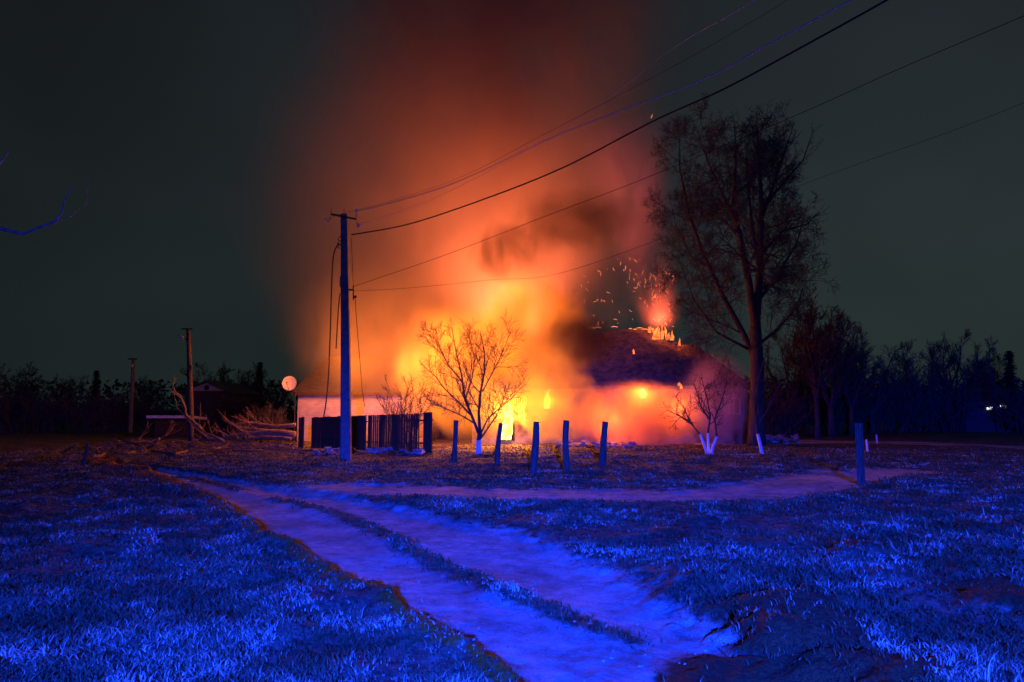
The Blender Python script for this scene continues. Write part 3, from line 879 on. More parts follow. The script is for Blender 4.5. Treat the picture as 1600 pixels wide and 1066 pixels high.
# distant woods closing the horizon
def woods():
    rng = random.Random(9)
    mb = MB()
    for i in range(16000):
        a = R(rng.uniform(-60, 60)); r_ = rng.uniform(110, 150)
        x, y = r_*sin(a), r_*cos(a)
        hh = 4.2+2.8*float(fbm(np.array([a*9.]), np.array([3.3]), 4)[0])
        z = rng.uniform(0, hh)
        n = len(mb.v); s = rng.uniform(.3, .6); w = rng.uniform(.12, .3)
        dx = rng.uniform(-.6, .6)
        mb.v += [(x-w, y, z), (x+w, y+rng.uniform(-.4, .4), z), (x+w*.3+dx, y, z+s), (x-w*.3+dx, y+.3, z+s)]
        mb.f.append((n, n+1, n+2, n+3))
    tag(mb.build('distant_woods', M['bark_dark']), 'dark distant woods closing the horizon', 'woods', kind='stuff')
woods()

# ------------------------------------------------------------------ the burning house
HY = 35.0
X0 = at(738, 640, HY).x; X1 = at(1166, 640, HY).x
EZ = 2.75
house = tag(empty('burning_house', ((X0+X1)/2, HY, 0)), 'low whitewashed village house on fire under a charred dark hipped roof', 'house')
HO = Vector(house.location)
def hx(px): return at(px, 640, HY).x
def hz(py): return at(800, py, HY).z
def wall_with_openings(mb, x0, x1, y, th, z0, z1, ops):
    xs = sorted(set([x0, x1]+[v for o in ops for v in (o[0], o[1])]))
    for a, b in zip(xs[:-1], xs[1:]):
        cov = sorted([(o[2], o[3]) for o in ops if o[0] <= a+1e-6 and o[1] >= b-1e-6])
        z = z0
        for c0, c1 in cov:
            if c0 > z+1e-4:
                mb.box(((a+b)/2, y, (z+c0)/2), (b-a, th, c0-z))
            z = max(z, c1)
        if z < z1-1e-4:
            mb.box(((a+b)/2, y, (z+z1)/2), (b-a, th, z1-z))
OPS = [(hx(785), hx(804), 0.15, hz(611)), (hx(807), hx(825), hz(655), hz(617)), (hx(848), hx(867), hz(642), hz(607)),
       (hx(993), hx(1014), hz(642), hz(597)+.0), (hx(1136), hx(1155), hz(648), hz(622))]
OPS = [(a, b, c, min(d, EZ-.12)) for a, b, c, d in OPS]
mb = MB()
DEP = 7.5
wall_with_openings(mb, X0, X1, HY, .4, -.1, EZ, OPS)
mb.box(((X0+X1)/2, HY+DEP, EZ/2), (X1-X0, .4, EZ+.2))
for xx in (X0+.2, X1-.2):
    mb.box((xx, HY+DEP/2, EZ/2-.002), (.396, DEP-.404, EZ+.19))
mb.v = [tuple(Vector(v)-HO) for v in mb.v]
mb.build('wall', M['plaster'], house)
for i, (a, b, c, d) in enumerate(OPS):
    f = MB()
    nm = 'door_frame' if i == 0 else 'window_frame'
    y = HY-.19
    for bx in ((a+.03, (c+d)/2, .06, d-c), (b-.03, (c+d)/2, .06, d-c)):
        f.box((bx[0], y, bx[1]), (bx[2], .1, bx[3]))
    f.box(((a+b)/2, y, d-.03), (b-a-.124, .1, .06))
    if i:
        f.box(((a+b)/2, y, c+.03), (b-a-.124, .1, .06))
        f.box(((a+b)/2, y+.005, (c+d)/2), (.04, .05, d-c-.124))
    f.v = [tuple(Vector(v)-HO) for v in f.v]
    f.build(nm, M['frame'] if i == 4 else M['char'], house)
# roof with a burnt-out left part: hipped, as a thick shell with lumpy displaced surface
def roof():
    ox = .55
    ex0, ex1 = X0-ox, X1+ox*.4
    ey0, ey1 = HY-.65, HY+DEP+.5
    ry = (ey0+ey1)/2
    ztop = at(960, 511, ry).z
    rx0 = X0+2.6; rx1 = at(1050, 515, ry).x
    rng = np.random.default_rng(4)
    NX, NY = 90, 34
    top = []
    for j in range(NY+1):
        v = j/NY*2-1                      # -1 front eave ... 0 ridge ... 1 back eave
        for i in range(NX+1):
            x = ex0+(ex1-ex0)*i/NX
            y = ry+v*(ey1-ey0)/2
            t = 1-abs(v)
            te = 1.0
            if x < rx0: te = (x-ex0)/(rx0-ex0)
            if x > rx1: te = (ex1-x)/(ex1-rx1)
            tt = min(t, te)
            z = EZ-.06+(ztop-EZ)*tt
            nzv = float(fbm(np.array([x*1.1+3]), np.array([y*1.1]), 4)[0])-.5
            z += nzv*.28*min(1, tt*3+.3)
            # sagging where the rafters have burnt through
            z -= .5*math.exp(-((x-at(905, 500, ry).x)/1.6)**2)*tt
            z -= .55*math.exp(-((x-at(1052, 520, ry).x)/.6)**2-(v+.1)**2*9)
            top.append((x, y, z))
    mb = MB()
    w = NX+1
    hole = set()
    for j in range(NY):
        for i in range(NX):
            x = ex0+(ex1-ex0)*(i+.5)/NX; v = (j+.5)/NY*2-1
            n1 = float(fbm(np.array([x*1.7+9]), np.array([v*3.]), 3)[0])
            h1 = ((x-at(800, 500, ry).x)/1.9)**2+((v+.05)/.55)**2 < .55+n1*.9
            h2 = ((x-at(1046, 520, ry).x)/.55)**2+((v)/.16)**2 < .4+n1
            h3 = ((x-at(993, 550, HY+1.8).x)/.16)**2+((v+.5)/.05)**2 < 1
            if h1 or h2 or h3: hole.add((i, j))
    mb.v = [tuple(Vector(p)-HO) for p in top]+[tuple(Vector(p)-HO-Vector((0, 0, .14))) for p in top]
    n = len(top)
    for j in range(NY):
        for i in range(NX):
            if (i, j) in hole: continue
            a = j*w+i
            mb.f.append((a, a+1, a+1+w, a+w)); mb.f.append((n+a+w, n+a+1+w, n+a+1, n+a))
            for (di, dj, p, q) in ((0, -1, a, a+1), (1, 0, a+1, a+1+w), (0, 1, a+1+w, a+w), (-1, 0, a+w, a)):
                k2 = (i+di, j+dj)
                if k2 in hole or not (0 <= k2[0] < NX and 0 <= k2[1] < NY):
                    mb.f.append((q, p, n+p, n+q))
    rf = mb.build('roof', M['roof'], house)
    # charred rafters showing in the holes
    for k in range(9):
        x = at(748+k*13, 500, ry).x
        r_ = MB()
        zt = ztop-.25-random.random()*.3
        r_.tube([Vector((x, HY-.5, EZ))-HO, Vector((x+random.uniform(-.1, .1), ry-.3*random.random()-.1, zt))-HO], .06, 4)
        r_.build('rafter', M['char'], rf)
    ch = MB()
    cx_ = at(935, 500, ry).x
    ch.box(Vector((cx_, ry+1.0, ztop-.1))-HO, (.55, .55, 1.1))
    return rf, ry, ztop
rf, RY, RZ = roof()
# glowing ridge embers on the roof
def ember_line():
    rng = random.Random(2)
    for px, py in ((925, 513), (933, 512), (985, 514), (992, 515), (1000, 513), (1008, 515), (960, 511)):
        p = at(px, py, RY-.25)
        L = rng.uniform(.08, .22); mb = MB()
        mb.tube([p-HO-Vector((L, 0, 0)), p-HO+Vector((0, .02, .03)), p-HO+Vector((L, 0, -.01))], [.008, .018, .008], 5)
        mb.build('ember', M['spark'], house)
ember_line()

# ------------------------------------------------------------------ flames
def flame(px, py0, py1, Y, w, seed, m, label, tongues=5, cat='flame', group='flames of the burning house', spread=1.0):
    """a bundle of tapering, twisting tongues rising from py0 (foot) to py1 (tip)"""
    rng = random.Random(seed)
    b = at(px, py0, Y); tp_ = at(px, py1, Y)
    Ht = tp_.z-b.z
    mb = MB()
    for k in range(tongues):
        ox = rng.uniform(-.5, .5)*w*spread; oy = rng.uniform(-.3, .3)*w
        h = Ht*(1 if k == 0 else rng.uniform(.45, .9)); n = 12
        if k == 0: ox *= .2
        pts = []; rad = []
        ph = rng.uniform(0, 6); am = w*rng.uniform(.12, .3)
        for i in range(n+1):
            t = i/n
            pts.append(Vector((ox*(1-.5*t)+am*sin(ph+t*5)*t, oy+am*.5*cos(ph+t*4)*t, h*t)))
            rad.append(max(.004, w*.42*(1-t)**.75*(.75+.25*sin(ph*2+t*9))*(.55+1.2*t if t < .35 else 1)))
        mb.tube(pts, rad, 9, ox=lambda i, j: 1+.18*sin(i*1.3+j*2.1+seed))
    o = mb.build('flame', m, None, smooth=True, loc=b)
    return tag(o, label, cat, group)
flame(795, 687, 609, HY-.3, .62, 1, M['flame_hot'], 'tall white-yellow flame filling the doorway of the burning house', 7)
flame(812, 654, 622, HY-.05, .30, 2, M['flame_hot'], 'yellow flame in the window just right of the burning doorway', 4)
flame(819, 657, 619, HY-.28, .12, 3, M['flame_hot'], 'thin yellow flame licking the right jamb of the window beside the doorway', 2)
flame(857, 638, 607, HY-.28, .36, 4, M['flame_hot'], 'yellow flame leaning out of the middle window', 5)
flame(1003, 622, 597, HY-.30, .36, 5, M['flame_hot'], 'round yellow flame under the eaves left of the three-stemmed tree', 5)
flame(1034, 530, 505, RY-1.0, .27, 6, M['flame_red'], 'red flames breaking through the roof ridge under the sparks', 13, spread=3.4)
flame(1050, 532, 516, RY-1.2, .2, 7, M['flame_red'], 'low red flames on the right slope of the broken ridge', 9, spread=3.5)
flame(991, 553, 545, HY+1.3, .13, 8, M['flame_red'], 'small flame glowing through a hole in the dark roof slope', 3)
flame(1063, 607, 597, HY-.6, .2, 9, M['flame_red'], 'small flame at the eaves above the three-stemmed tree', 4)

flame(1016, 520, 509, RY-.9, .14, 10, M['flame_red'], 'thin red flames at the left end of the broken ridge', 6, spread=4)
flame(1062, 540, 528, RY-1.5, .14, 12, M['flame_red'], 'small red flame creeping down the right hip of the roof', 4)

# sparks
def sparks():
    rng = random.Random(77)
    pts = []
    for i in range(62):      # column above the ridge fire
        t = rng.random()
        pts.append((1036-18*t+rng.gauss(0, 8+13*t), 512-t*88-rng.random()*6))
    for i in range(26):
        pts.append((rng.uniform(895, 1010), rng.uniform(400, 506)))
    pts += [(870, 374), (914, 385), (960, 375), (938, 428), (913, 432), (908, 447), (919, 441), (935, 505), (944, 470), (928, 493), (1024, 436), (775, 180), (1018, 182), (965, 405), (970, 412), (878, 325)]
    for i, (px, py) in enumerate(pts):
        c = at(px, py, RY-1.5+rng.uniform(-1.2, 1.2))
        L = rng.uniform(.03, .13); a = rng.gauss(1.9, .7)
        d = Vector((cos(a), rng.uniform(-.3, .3), sin(a)))*L
        k = Vector((rng.uniform(-.03, .03), 0, rng.uniform(-.03, .03)))
        rr = rng.uniform(.005, .011)
        mb = MB(); mb.tube([-d, k, d], [rr*.35, rr, rr*.5], 5)
        o = mb.build('spark', M['spark'], None, loc=c)
        lb, gp = (('glowing ember in the dense stream rising straight from the broken ridge', 'sparks in the stream above the ridge') if i < 62 else
                  ('glowing spark drifting in the dark smoke left of the ridge flames', 'sparks drifting left of the ridge') if py > 395 else
                  ('lone glowing spark high in the smoke well above the roof', 'lone high sparks'))
        tag(o, lb, 'spark', gp)
sparks()

# ------------------------------------------------------------------ brick shed
SY = 37.5
sx0 = at(465, 640, SY).x; sx1 = at(668, 640, SY).x
sz = at(500, 612, SY).z
shed = tag(empty('brick_shed', ((sx0+sx1)/2, SY, 0)), 'pale brick outbuilding lit red by the fire, behind the plank fence', 'shed')
SO = Vector(shed.location)
mb = MB()
mb.box(((sx0+sx1)/2-SO.x, .15, sz/2-.05), (sx1-sx0, .3, sz+.1))
mb.box(((sx0+sx1)/2-SO.x, 6.15, sz/2-.05), (sx1-sx0, .3, sz+.1))
for xx in (sx0+.15, sx1-.15):
    mb.box((xx-SO.x, 3.15, sz/2-.05), (.296, 5.7, sz+.096))
mb.build('wall', M['brick'], shed)
mb = MB()
zr = at(512, 557, SY+3.1).z
a0 = sx0-.25-SO.x; a1 = sx1+.3-SO.x; rl = at(512, 557, SY+3.1).x-SO.x; rr_ = a1-1.4
P = [(a0, -.35, sz-.02), (a1, -.35, sz-.02), (a1, 6.65, sz-.02), (a0, 6.65, sz-.02), (rl, 3.15, zr), (rr_, 3.15, zr)]
Q = [(p[0], p[1], p[2]-.09) for p in P]
mb.v = P+Q
mb.f = [(0, 1, 5, 4), (2, 3, 4, 5), (3, 0, 4), (1, 2, 5), (7, 6, 10, 11), (9, 8, 11, 10), (6, 9, 10), (8, 7, 11), (1, 0, 6, 7), (2, 1, 7, 8), (3, 2, 8, 9), (0, 3, 9, 6)]
mb.build('roof', M['roof_shed'], shed)
mb = MB(); mb.box((a0+(a1-a0)/2, -.36, sz-.11), (a1-a0-.02, .03, .15)); mb.build('fascia', M['plank'], shed)

# satellite dish on a mast at the shed corner
dc = at(452, 599, SY-.6)
dish = tag(empty('satellite_dish', (dc.x+.25, dc.y+.1, 0)), 'round pale satellite dish on a mast at the left corner of the brick shed', 'satellite dish')
DO = Vector(dish.location)
prof = [(.001, .07), (.10, .066), (.20, .052), (.28, .028), (.345, 0), (.355, -.005), (.33, .02), (.2, .07), (.001, .085)]
mb = MB(); k = 28; n0 = 0
for r_, z in prof:
    for j in range(k):
        t = 2*pi*j/k
        mb.v.append((r_*cos(t), z, r_*sin(t)*1.02))
for i in range(len(prof)-1):
    for j in range(k):
        a = i*k+j; b = i*k+(j+1) % k
        mb.f.append((a, b, b+k, a+k))
d_ = mb.build('dish', M['dish'], dish, smooth=True, loc=dc-DO)
d_.rotation_euler = (R(-8), 0, R(4))
MB().tube([dc-DO+Vector((0, -.02, -.30)), dc-DO+Vector((0, -.35, -.12)), dc-DO+Vector((0, -.40, 0))], .014, 6).build('feed_arm', M['steel'], dish)
MB().lathe(dc-DO+Vector((0, -.42, .02)), [(.01, -.05), (.035, -.04), (.035, .04), (.012, .06)], 8, 'Y').build('feed_horn', M['steel'], dish)
MB().tube([(0, .1, -.1), (0, .1, dc.z-.5), (-.24, .12, dc.z-.02)], .025, 8).build('mast', M['steel'], dish)

# ------------------------------------------------------------------ plank fence
def fence():
    a = G(466, 701); b = G(674, 710)
    root = tag(empty('plank_fence', a), 'dark weathered vertical plank fence in front of the brick shed', 'fence')
    L = (b-a).length; d = (b-a)/L; rz = math.atan2(d.y, d.x)
    root.rotation_euler = (0, 0, rz)
    rng = random.Random(12)
    def t_of(px):      # position along the fence of a picture column
        u = (px-800)/FPX
        # a + d t on the ray x = u*y/cos-ish
        kx = ray(px, 705)
        m_ = kx.x/kx.y
        return (m_*a.y-a.x)/(d.x-m_*d.y)
    gaps = [(474, 477), (477.5, 486), (571.5, 574.5), (655, 661)]
    x = 0.0
    x = t_of(466)
    end = t_of(661)
    while x < end-.03:
        w = rng.uniform(.085, .145)
        px_gap = next(((t_of(g0), t_of(g1)) for g0, g1 in gaps if t_of(g0)-.02 <= x < t_of(g1)-.01), None)
        if px_gap:
            x = px_gap[1]; continue
        nxt = [t_of(g0) for g0, g1 in gaps if t_of(g0) > x]
        if nxt and x+w > nxt[0]: w = max(.04, nxt[0]-x)
        f = x/L
        h = 1.22+.22*f+rng.uniform(-.015, .015)
        gapw = rng.uniform(.004, .012) if x < t_of(571) else rng.choice([.008, .018, .03, .036])
        tl = rng.uniform(-.012, .012)
        mb = MB()
        mb.box((0, 0, h/2), (w-gapw, .022, h), mtx=Matrix.Rotation(tl, 3, 'Y'))
        o = mb.build('plank', M['plank'], root)
        o.location = (x+w/2, rng.uniform(-.006, .006), .04)
        x += w
    e0, e1 = t_of(661.5), t_of(674.5)
    MB().box(((e0+e1)/2, 0, .75), (e1-e0, .035, 1.5)).build('plank', M['plank'], root)
    for z0, z1 in ((.35, .38), (1.05, 1.22)):
        mb = MB()
        n = 8
        mb.tube([(t_of(487)+(e1-t_of(487))*i/n, .055, z0+(z1-z0)*i/n) for i in range(n+1)], .036, 4)
        mb.build('rail', M['plank'], root)
    for px in (468, 487, 530, 573, 620, 668):
        MB().box((t_of(px), .14, .62), (.09, .09, 1.36)).build('post', M['post'], root)
fence()

# ------------------------------------------------------------------ leaning wooden posts along the yard
POSTS = [((709, 723), (713, 657), .075, 'dark crooked wooden post, first to the right of the plank fence'),
         ((777, 728), (783, 661), .07, 'leaning wooden post lit orange on its top, just left of the burning doorway'),
         ((832, 741), (838, 659), .085, 'pale wooden post lit blue at its foot in front of the middle window'),
         ((886, 735), (885, 657), .085, 'wooden post standing before the scattered white debris'),
         ((941, 728), (946, 659), .095, 'thick black-topped wooden post, the rightmost of the leaning row')]
for (bx, by), (tx, ty), r_, lb in POSTS:
    b = G(bx, by); t = at(tx, ty, b.y)
    b.z = H(b.x, b.y)
    rng = random.Random(bx)
    n = 8
    cx_ = rng.uniform(-.05, .05)
    pts = [Vector((0, 0, -.08)).lerp(t-b, 0)]+[(t-b)*(i/n)+Vector((cx_*sin(pi*i/n), 0, 0)) for i in range(1, n+1)]
    mb = MB(); mb.tube(pts, [r_*(1.15-.25*i/n) for i in range(n+1)], 10, ox=lambda i, j: 1+.09*sin(j*2.3+i*.7+bx))
    o = mb.build('wooden_post', M['post'], None, loc=b)
    tag(o, lb, 'post', 'leaning wooden posts along the yard')
# concrete post right
b = G(1346, 757)
cpst = MB(); cpst.tube([(0, 0, -.1), (-.01, 0, at(1344, 661, b.y).z)], .085, 4)
o = cpst.build('concrete_post', M['post'], None, loc=(b.x, b.y, H(b.x, b.y)))
o.rotation_euler = (0, 0, .7)
tag(o, 'square concrete post standing alone in the grass on the right', 'post')
for px, y0, y1, r_, lb in ((1356, 706, 687, .045, 'short whitewashed stake just right of the concrete post'), (1371, 694, 679, .04, 'small pale stake at the far road behind the concrete post')):
    b = G(px, y0); t = at(px-1, y1, b.y)
    o = MB().tube([(0, 0, -.05), (-.02, 0, t.z*.6), (-.03, 0, t.z)], [r_, r_, r_*.8], 7).build('stake', M['dish'], None, loc=b)
    tag(o, lb, 'stake')
b = G(128, 727); t = at(137, 693, b.y)
o = MB().tube([Vector((0, 0, -.05)), (t-b)*.5+Vector((.03, 0, 0)), t-b], [.05, .045, .035], 7).build('stake', M['bark_dark'], None, loc=b)
tag(o, 'thin dark leaning stake at the lane edge on the far left', 'stake')

# ------------------------------------------------------------------ main utility pole
pb = G(541, 719)
PY = pb.y
pole = tag(empty('utility_pole', pb), 'tall blue-lit concrete utility pole with a crossarm in front of the plank fence', 'utility pole')
def pl(px, py, dy=0): return at(px, py, PY+dy)-pb
def PW(px, py, dy=0): return at(px, py, PY+dy)
top = pl(538, 335)
mb = MB()
n0 = 0
for z, x, hw in ((-.2, 0, .165), (top.z*.5, top.x*.45, .135), (top.z, top.x, .105)):
    for sx_, sy_ in ((-1, -.7), (-.7, -1), (.7, -1), (1, -.7), (1, .7), (.7, 1), (-.7, 1), (-1, .7)):
        mb.v.append((x+sx_*hw, sy_*hw, z))
for i in range(2):
    for j in range(8):
        a = i*8+j; b = i*8+(j+1) % 8
        mb.f.append((a, b, b+8, a+8))
mb.f.append(tuple(range(16, 24)))
mb.build('shaft', M['concrete'], pole)
arm = MB(); c0 = pl(517, 335, -.16); c1 = pl(557, 343, -.16)
arm.tube([c0, c1], .045, 4); arm = arm.build('crossarm', M['steel'], pole)
def hook(px, py, tx, ty, ins=True):
    mb = MB(); a = pl(px, py, -.16); b = pl(tx, ty, -.16)
    mb.tube([a, a.lerp(b, .3)+Vector((0, 0, -.05)), Vector((b.x*.6+a.x*.4, a.y, b.z-.06)), b], .012, 5)
    hk = mb.build('hook', M['steel'], pole)
    if ins:
        MB().lathe(b, [(.02, -.03), (.045, -.02), (.05, .02), (.03, .04), (.042, .06), (.02, .09), (.008, .1)], 12).build('insulator', M['glass_ins'], hk)
hook(517, 340, 509, 344); hook(557, 346, 561, 354); hook(557, 340, 557.5, 331)
for px, y0, y1 in ((517.5, 335, 324), (537.5, 333, 326)):
    MB().tube([pl(px, y0, -.16), pl(px, y1, -.16)], .009, 5).build('pin', M['steel'], pole)
for y0 in (370, 376, 382):      # cable clamp hooks on the left of the shaft
    mb = MB(); mb.tube([pl(535, y0), pl(530, y0+1), pl(528, y0+4), pl(531, y0+7)], .022, 5); mb.build('clamp', M['steel'], pole)
MB().box(pl(533, 441), (.07, .12, .36)).build('junction_box', M['concrete'], pole)
br_ = MB(); br_.tube([pl(545, 453), pl(553, 453)], .03, 5); br_.tube([pl(552, 446), pl(552, 469)], .022, 5)
br_.build('bracket', M['steel'], pole)
MB().lathe(pl(555, 464), [(.02, -.05), (.04, -.03), (.045, .02), (.02, .05)], 8).build('insulator', M['steel'], pole)
MB().box(pl(532.5, 460), (.06, .1, .07)).build('clamp', M['steel'], pole)

def wire(name, pts, r_, m, label, cat='cable', group=None, sub=10, k=5):
    """smooth curve through world points"""
    P_ = [Vector(p) for p in pts]
    out = []
    for i in range(len(P_)-1):
        p0 = P_[max(i-1, 0)]; p1 = P_[i]; p2 = P_[i+1]; p3 = P_[min(i+2, len(P_)-1)]
        for s_ in range(sub):
            t = s_/sub
            out.append(.5*((2*p1)+(p2-p0)*t+(2*p0-5*p1+4*p2-p3)*t*t+(3*p1-p0-3*p2+p3)*t**3))
    out.append(P_[-1])
    c = out[0].copy()
    o = MB().tube([p-c for p in out], r_, k).build(name, m, None, smooth=True, loc=c)
    return tag(o, label, cat, group)
def span(p0, p1, sag, n=24):
    return [Vector(p0).lerp(Vector(p1), i/n)-Vector((0, 0, sag*4*(i/n)*(1-i/n))) for i in range(n+1)]
# heavy twisted cable running from the pole towards the upper right, over the photographer's side
wire('overhead_cable', [PW(549, 367), at(640, 350, 23.5), at(760, 310, 21), at(880, 262, 18.8), at(1020, 190, 16.5), at(1130, 140, 15), at(1260, 70, 13.5), at(1395, -5, 12.2), at(1520, -80, 11)],
     .021, M['cable'], 'thick black twisted cable sagging from the pole top up to the upper right', 'cable')
GW = 'thin overhead wires crossing the upper right sky'
wire('overhead_wire', [PW(558, 331), at(700, 290, 22), at(870, 212, 18.5), at(1085, 130, 15.5), at(1200, 70, 14), at(1330, 0, 12.7), at(1420, -50, 12)], .013, M['alu'],
     'bright blue-lit wire running just above the thick cable', 'wire', GW)
wire('overhead_wire', [PW(561, 352), at(700, 300, 24), at(900, 190, 20), at(1045, 80, 17), at(1150, 18, 15), at(1240, -40, 14)], .006, M['alu'],
     'faint wire high above the bright blue-lit wire', 'wire', GW)
wire('overhead_wire', [PW(509, 342), at(700, 285, 24), at(860, 205, 20), at(1050, 105, 16.5), at(1190, 25, 14.5), at(1260, -20, 13.5)], .005, M['cable'],
     'faint dark wire between the two lighter wires', 'wire', GW)
wire('overhead_wire', [PW(552, 448), at(700, 397, 23.5), at(860, 335, 21.5), at(1000, 282, 20), at(1240, 182, 17.5), at(1400, 110, 16), at(1600, 25, 14.5), at(1700, -20, 14)], .008, M['cable'],
     'dark wire passing over the tall tree crown towards the right edge', 'wire', GW)
wire('overhead_wire', [PW(552, 455), at(640, 450, 25), at(760, 438, 25.5), at(900, 420, 27), at(1290, 275, 22), at(1500, 200, 20), at(1700, 120, 18)], .006, M['cable'],
     'faint lowest wire leaving the pole bracket towards the right', 'wire', GW)
GD = 'slack cables hanging down beside the utility pole'
wire('hanging_cable', [PW(529, 380), PW(521, 400), PW(518, 450), PW(516, 520), PW(513, 590), PW(509, 632), PW(505, 654)], .022, M['cable'], 'long slack cable hanging left of the utility pole down to the fence', 'cable', GD)
wire('hanging_cable', [PW(531, 461), PW(529, 480), PW(527, 510), PW(525, 545)], .02, M['cable'], 'short cable end hanging close to the left of the pole shaft', 'cable', GD)
wire('hanging_cable', [PW(555, 467), PW(557, 500), PW(562, 560), PW(566, 610), PW(570, 636)], .012, M['cable'], 'thin cable hanging right of the pole below its bracket', 'cable', GD)
wire('hanging_cable', [PW(549, 372), PW(550, 400), PW(552, 446)], .008, M['cable'], 'thin cable linking pole top and bracket on the right side', 'cable', GD)

# second pole, leaning, lit red
b2 = G(299, 700); b2.z = 0
Y2 = 32.0
b2 = at(299, 690, Y2); b2.z = 0
p2 = tag(empty('utility_pole', b2), 'leaning wooden utility pole lit red by the fire, with a small lamp near its top', 'utility pole')
def q2(px, py, dy=0): return at(px, py, Y2+dy)-b2
MB().tube([Vector((0, 0, -.2)), q2(298, 640), q2(296, 575)], [.13, .12, .11], 10).build('shaft', M['post'], p2, smooth=True)
MB().tube([q2(296.5, 582, -.12), q2(294, 514, -.02)], [.10, .085], 10).build('upper_shaft', M['post'], p2, smooth=True)
MB().box(q2(293, 514), (.5, .06, .05)).build('cap', M['steel'], p2)
MB().tube([q2(292, 532), q2(288, 528)], .025, 6).build('lamp_arm', M['steel'], p2)
mb = MB(); c = q2(283, 526); mb.tube([c+Vector((-.16, 0, .06)), c+Vector((-.05, 0, 0)), c+Vector((.12, 0, -.07))], [.03, .05, .04], 8); mb.build('lamp_head', M['dish'], p2, smooth=True)
MB().tube([q2(299, 571, -.15), q2(299, 578, -.15)], .05, 6).build('strap', M['steel'], p2)
# third, far away
Y3 = 52.0
b3 = at(205, 640, Y3); b3.z = 0
p3 = tag(empty('utility_pole', b3), 'distant utility pole with a short crossarm above the left tree line', 'utility pole')
zt3 = at(205, 560, Y3).z
MB().tube([(0, 0, 0), (0, 0, zt3)], [.16, .12], 8).build('shaft', M['concrete'], p3)
MB().box((0, -.15, zt3-.06), (.62, .08, .09)).build('crossarm', M['steel'], p3)
MB().lathe((0, -.13, zt3-.55), [(.04, -.1), (.09, -.05), (.09, .05), (.04, .1)], 8).build('insulator', M['glass_ins'], p3)

# ------------------------------------------------------------------ far buildings
def gable_house(px, Y, w, eave, ridge, dep, label, name='small_house', rz=0):
    c = at(px, 640, Y)
    r = tag(empty(name, (c.x, Y, 0), rz), label, 'house')
    mb = MB()
    mb.box((0, dep/2, eave/2), (w, dep, eave))
    n = len(mb.v)
    mb.v += [(-w/2, .003, eave), (w/2, .003, eave), (0, .003, ridge), (-w/2, dep-.003, eave), (w/2, dep-.003, eave), (0, dep-.003, ridge)]
    mb.f += [(n, n+1, n+2), (n+4, n+3, n+5)]
    mb.build('wall', M['bark_dark'], r)
    gb = MB(); gb.v = [(-w/2+.05, -.03, eave+.05), (w/2-.05, -.03, eave+.05), (0, -.03, ridge-.06), (-w/2+.05, -.004, eave+.05), (w/2-.05, -.004, eave+.05), (0, -.004, ridge-.06)]
    gb.f = [(0, 1, 2), (5, 4, 3), (0, 3, 4, 1), (1, 4, 5, 2), (2, 5, 3, 0)]
    gb.build('gable', M['farwall'], r)
    rf_ = MB()
    o_ = .35
    for s_ in (-1, 1):
        k = len(rf_.v)
        dz = (ridge-eave)/(w/2)*o_
        A_ = [(s_*(w/2+o_), -o_, eave-dz), (0, -o_, ridge+.02), (0, dep+o_, ridge+.02), (s_*(w/2+o_), dep+o_, eave-dz)]
        rf_.v += A_+[(p[0], p[1], p[2]+.1) for p in A_]
        rf_.f += [(k, k+1, k+2, k+3), (k+7, k+6, k+5, k+4), (k, k+4, k+5, k+1), (k+3, k+2, k+6, k+7), (k, k+3, k+7, k+4)]
    rf_.build('roof', M['roof_shed'], r)
    MB().box((0, -.045, eave+(ridge-eave)*.4), (w*.1, .06, w*.1)).build('gable_window', M['char'], r)
    return r
hh = gable_house(322, 58, 3.4, at(322, 612, 58).z, at(322, 597, 58).z, 6, 'small house with a pale bluish gable behind the leaning utility pole')
# low shed with light roof
c = at(268, 655, 44)
ls = tag(empty('low_shed', (c.x, 44, 0)), 'low dark shed with a pale flat roof left of the leaning utility pole', 'shed')
z1 = at(268, 655, 44).z
MB().box((0, 1.0, z1/2-.02), (1.9, 2.0, z1)).build('wall', M['plank'], ls)
MB().box((-.05, .9, z1+.07), (2.5, 2.6, .16), mtx=Matrix.Rotation(-.05, 3, 'X')).build('roof', M['dish'], ls)
# far house on the right with two lit windows
c = at(1557, 640, 53)
fh = tag(empty('far_house', (c.x, 53, 0)), 'dark far house on the right with two small bright white windows', 'house')
MB().box((0, 2, 1.08), (4.4, 4, 2.17)).build('wall', M['bark_dark'], fh)
rf2 = MB(); rf2.v = [(-2.5, -.3, 2.2), (2.5, -.3, 2.2), (2.5, 4.3, 2.2), (-2.5, 4.3, 2.2), (-1.9, 2, 3.2), (1.9, 2, 3.2)]
rf2.f = [(0, 1, 5, 4), (1, 2, 5), (2, 3, 4, 5), (3, 0, 4), (3, 2, 1, 0)]
rf2.build('roof', M['bark_dark'], fh)
for px, py, w, h_ in ((1547, 638, .40, .15), (1567, 635, .52, .17)):
    p = at(px, py, 52.9)
    mb = MB(); mb.box((p.x-c.x, -.06, p.z), (w, .05, h_), mtx=Matrix.Rotation(-.15, 3, 'Y')); mb.build('lit_window', M['lamp_white'], fh)

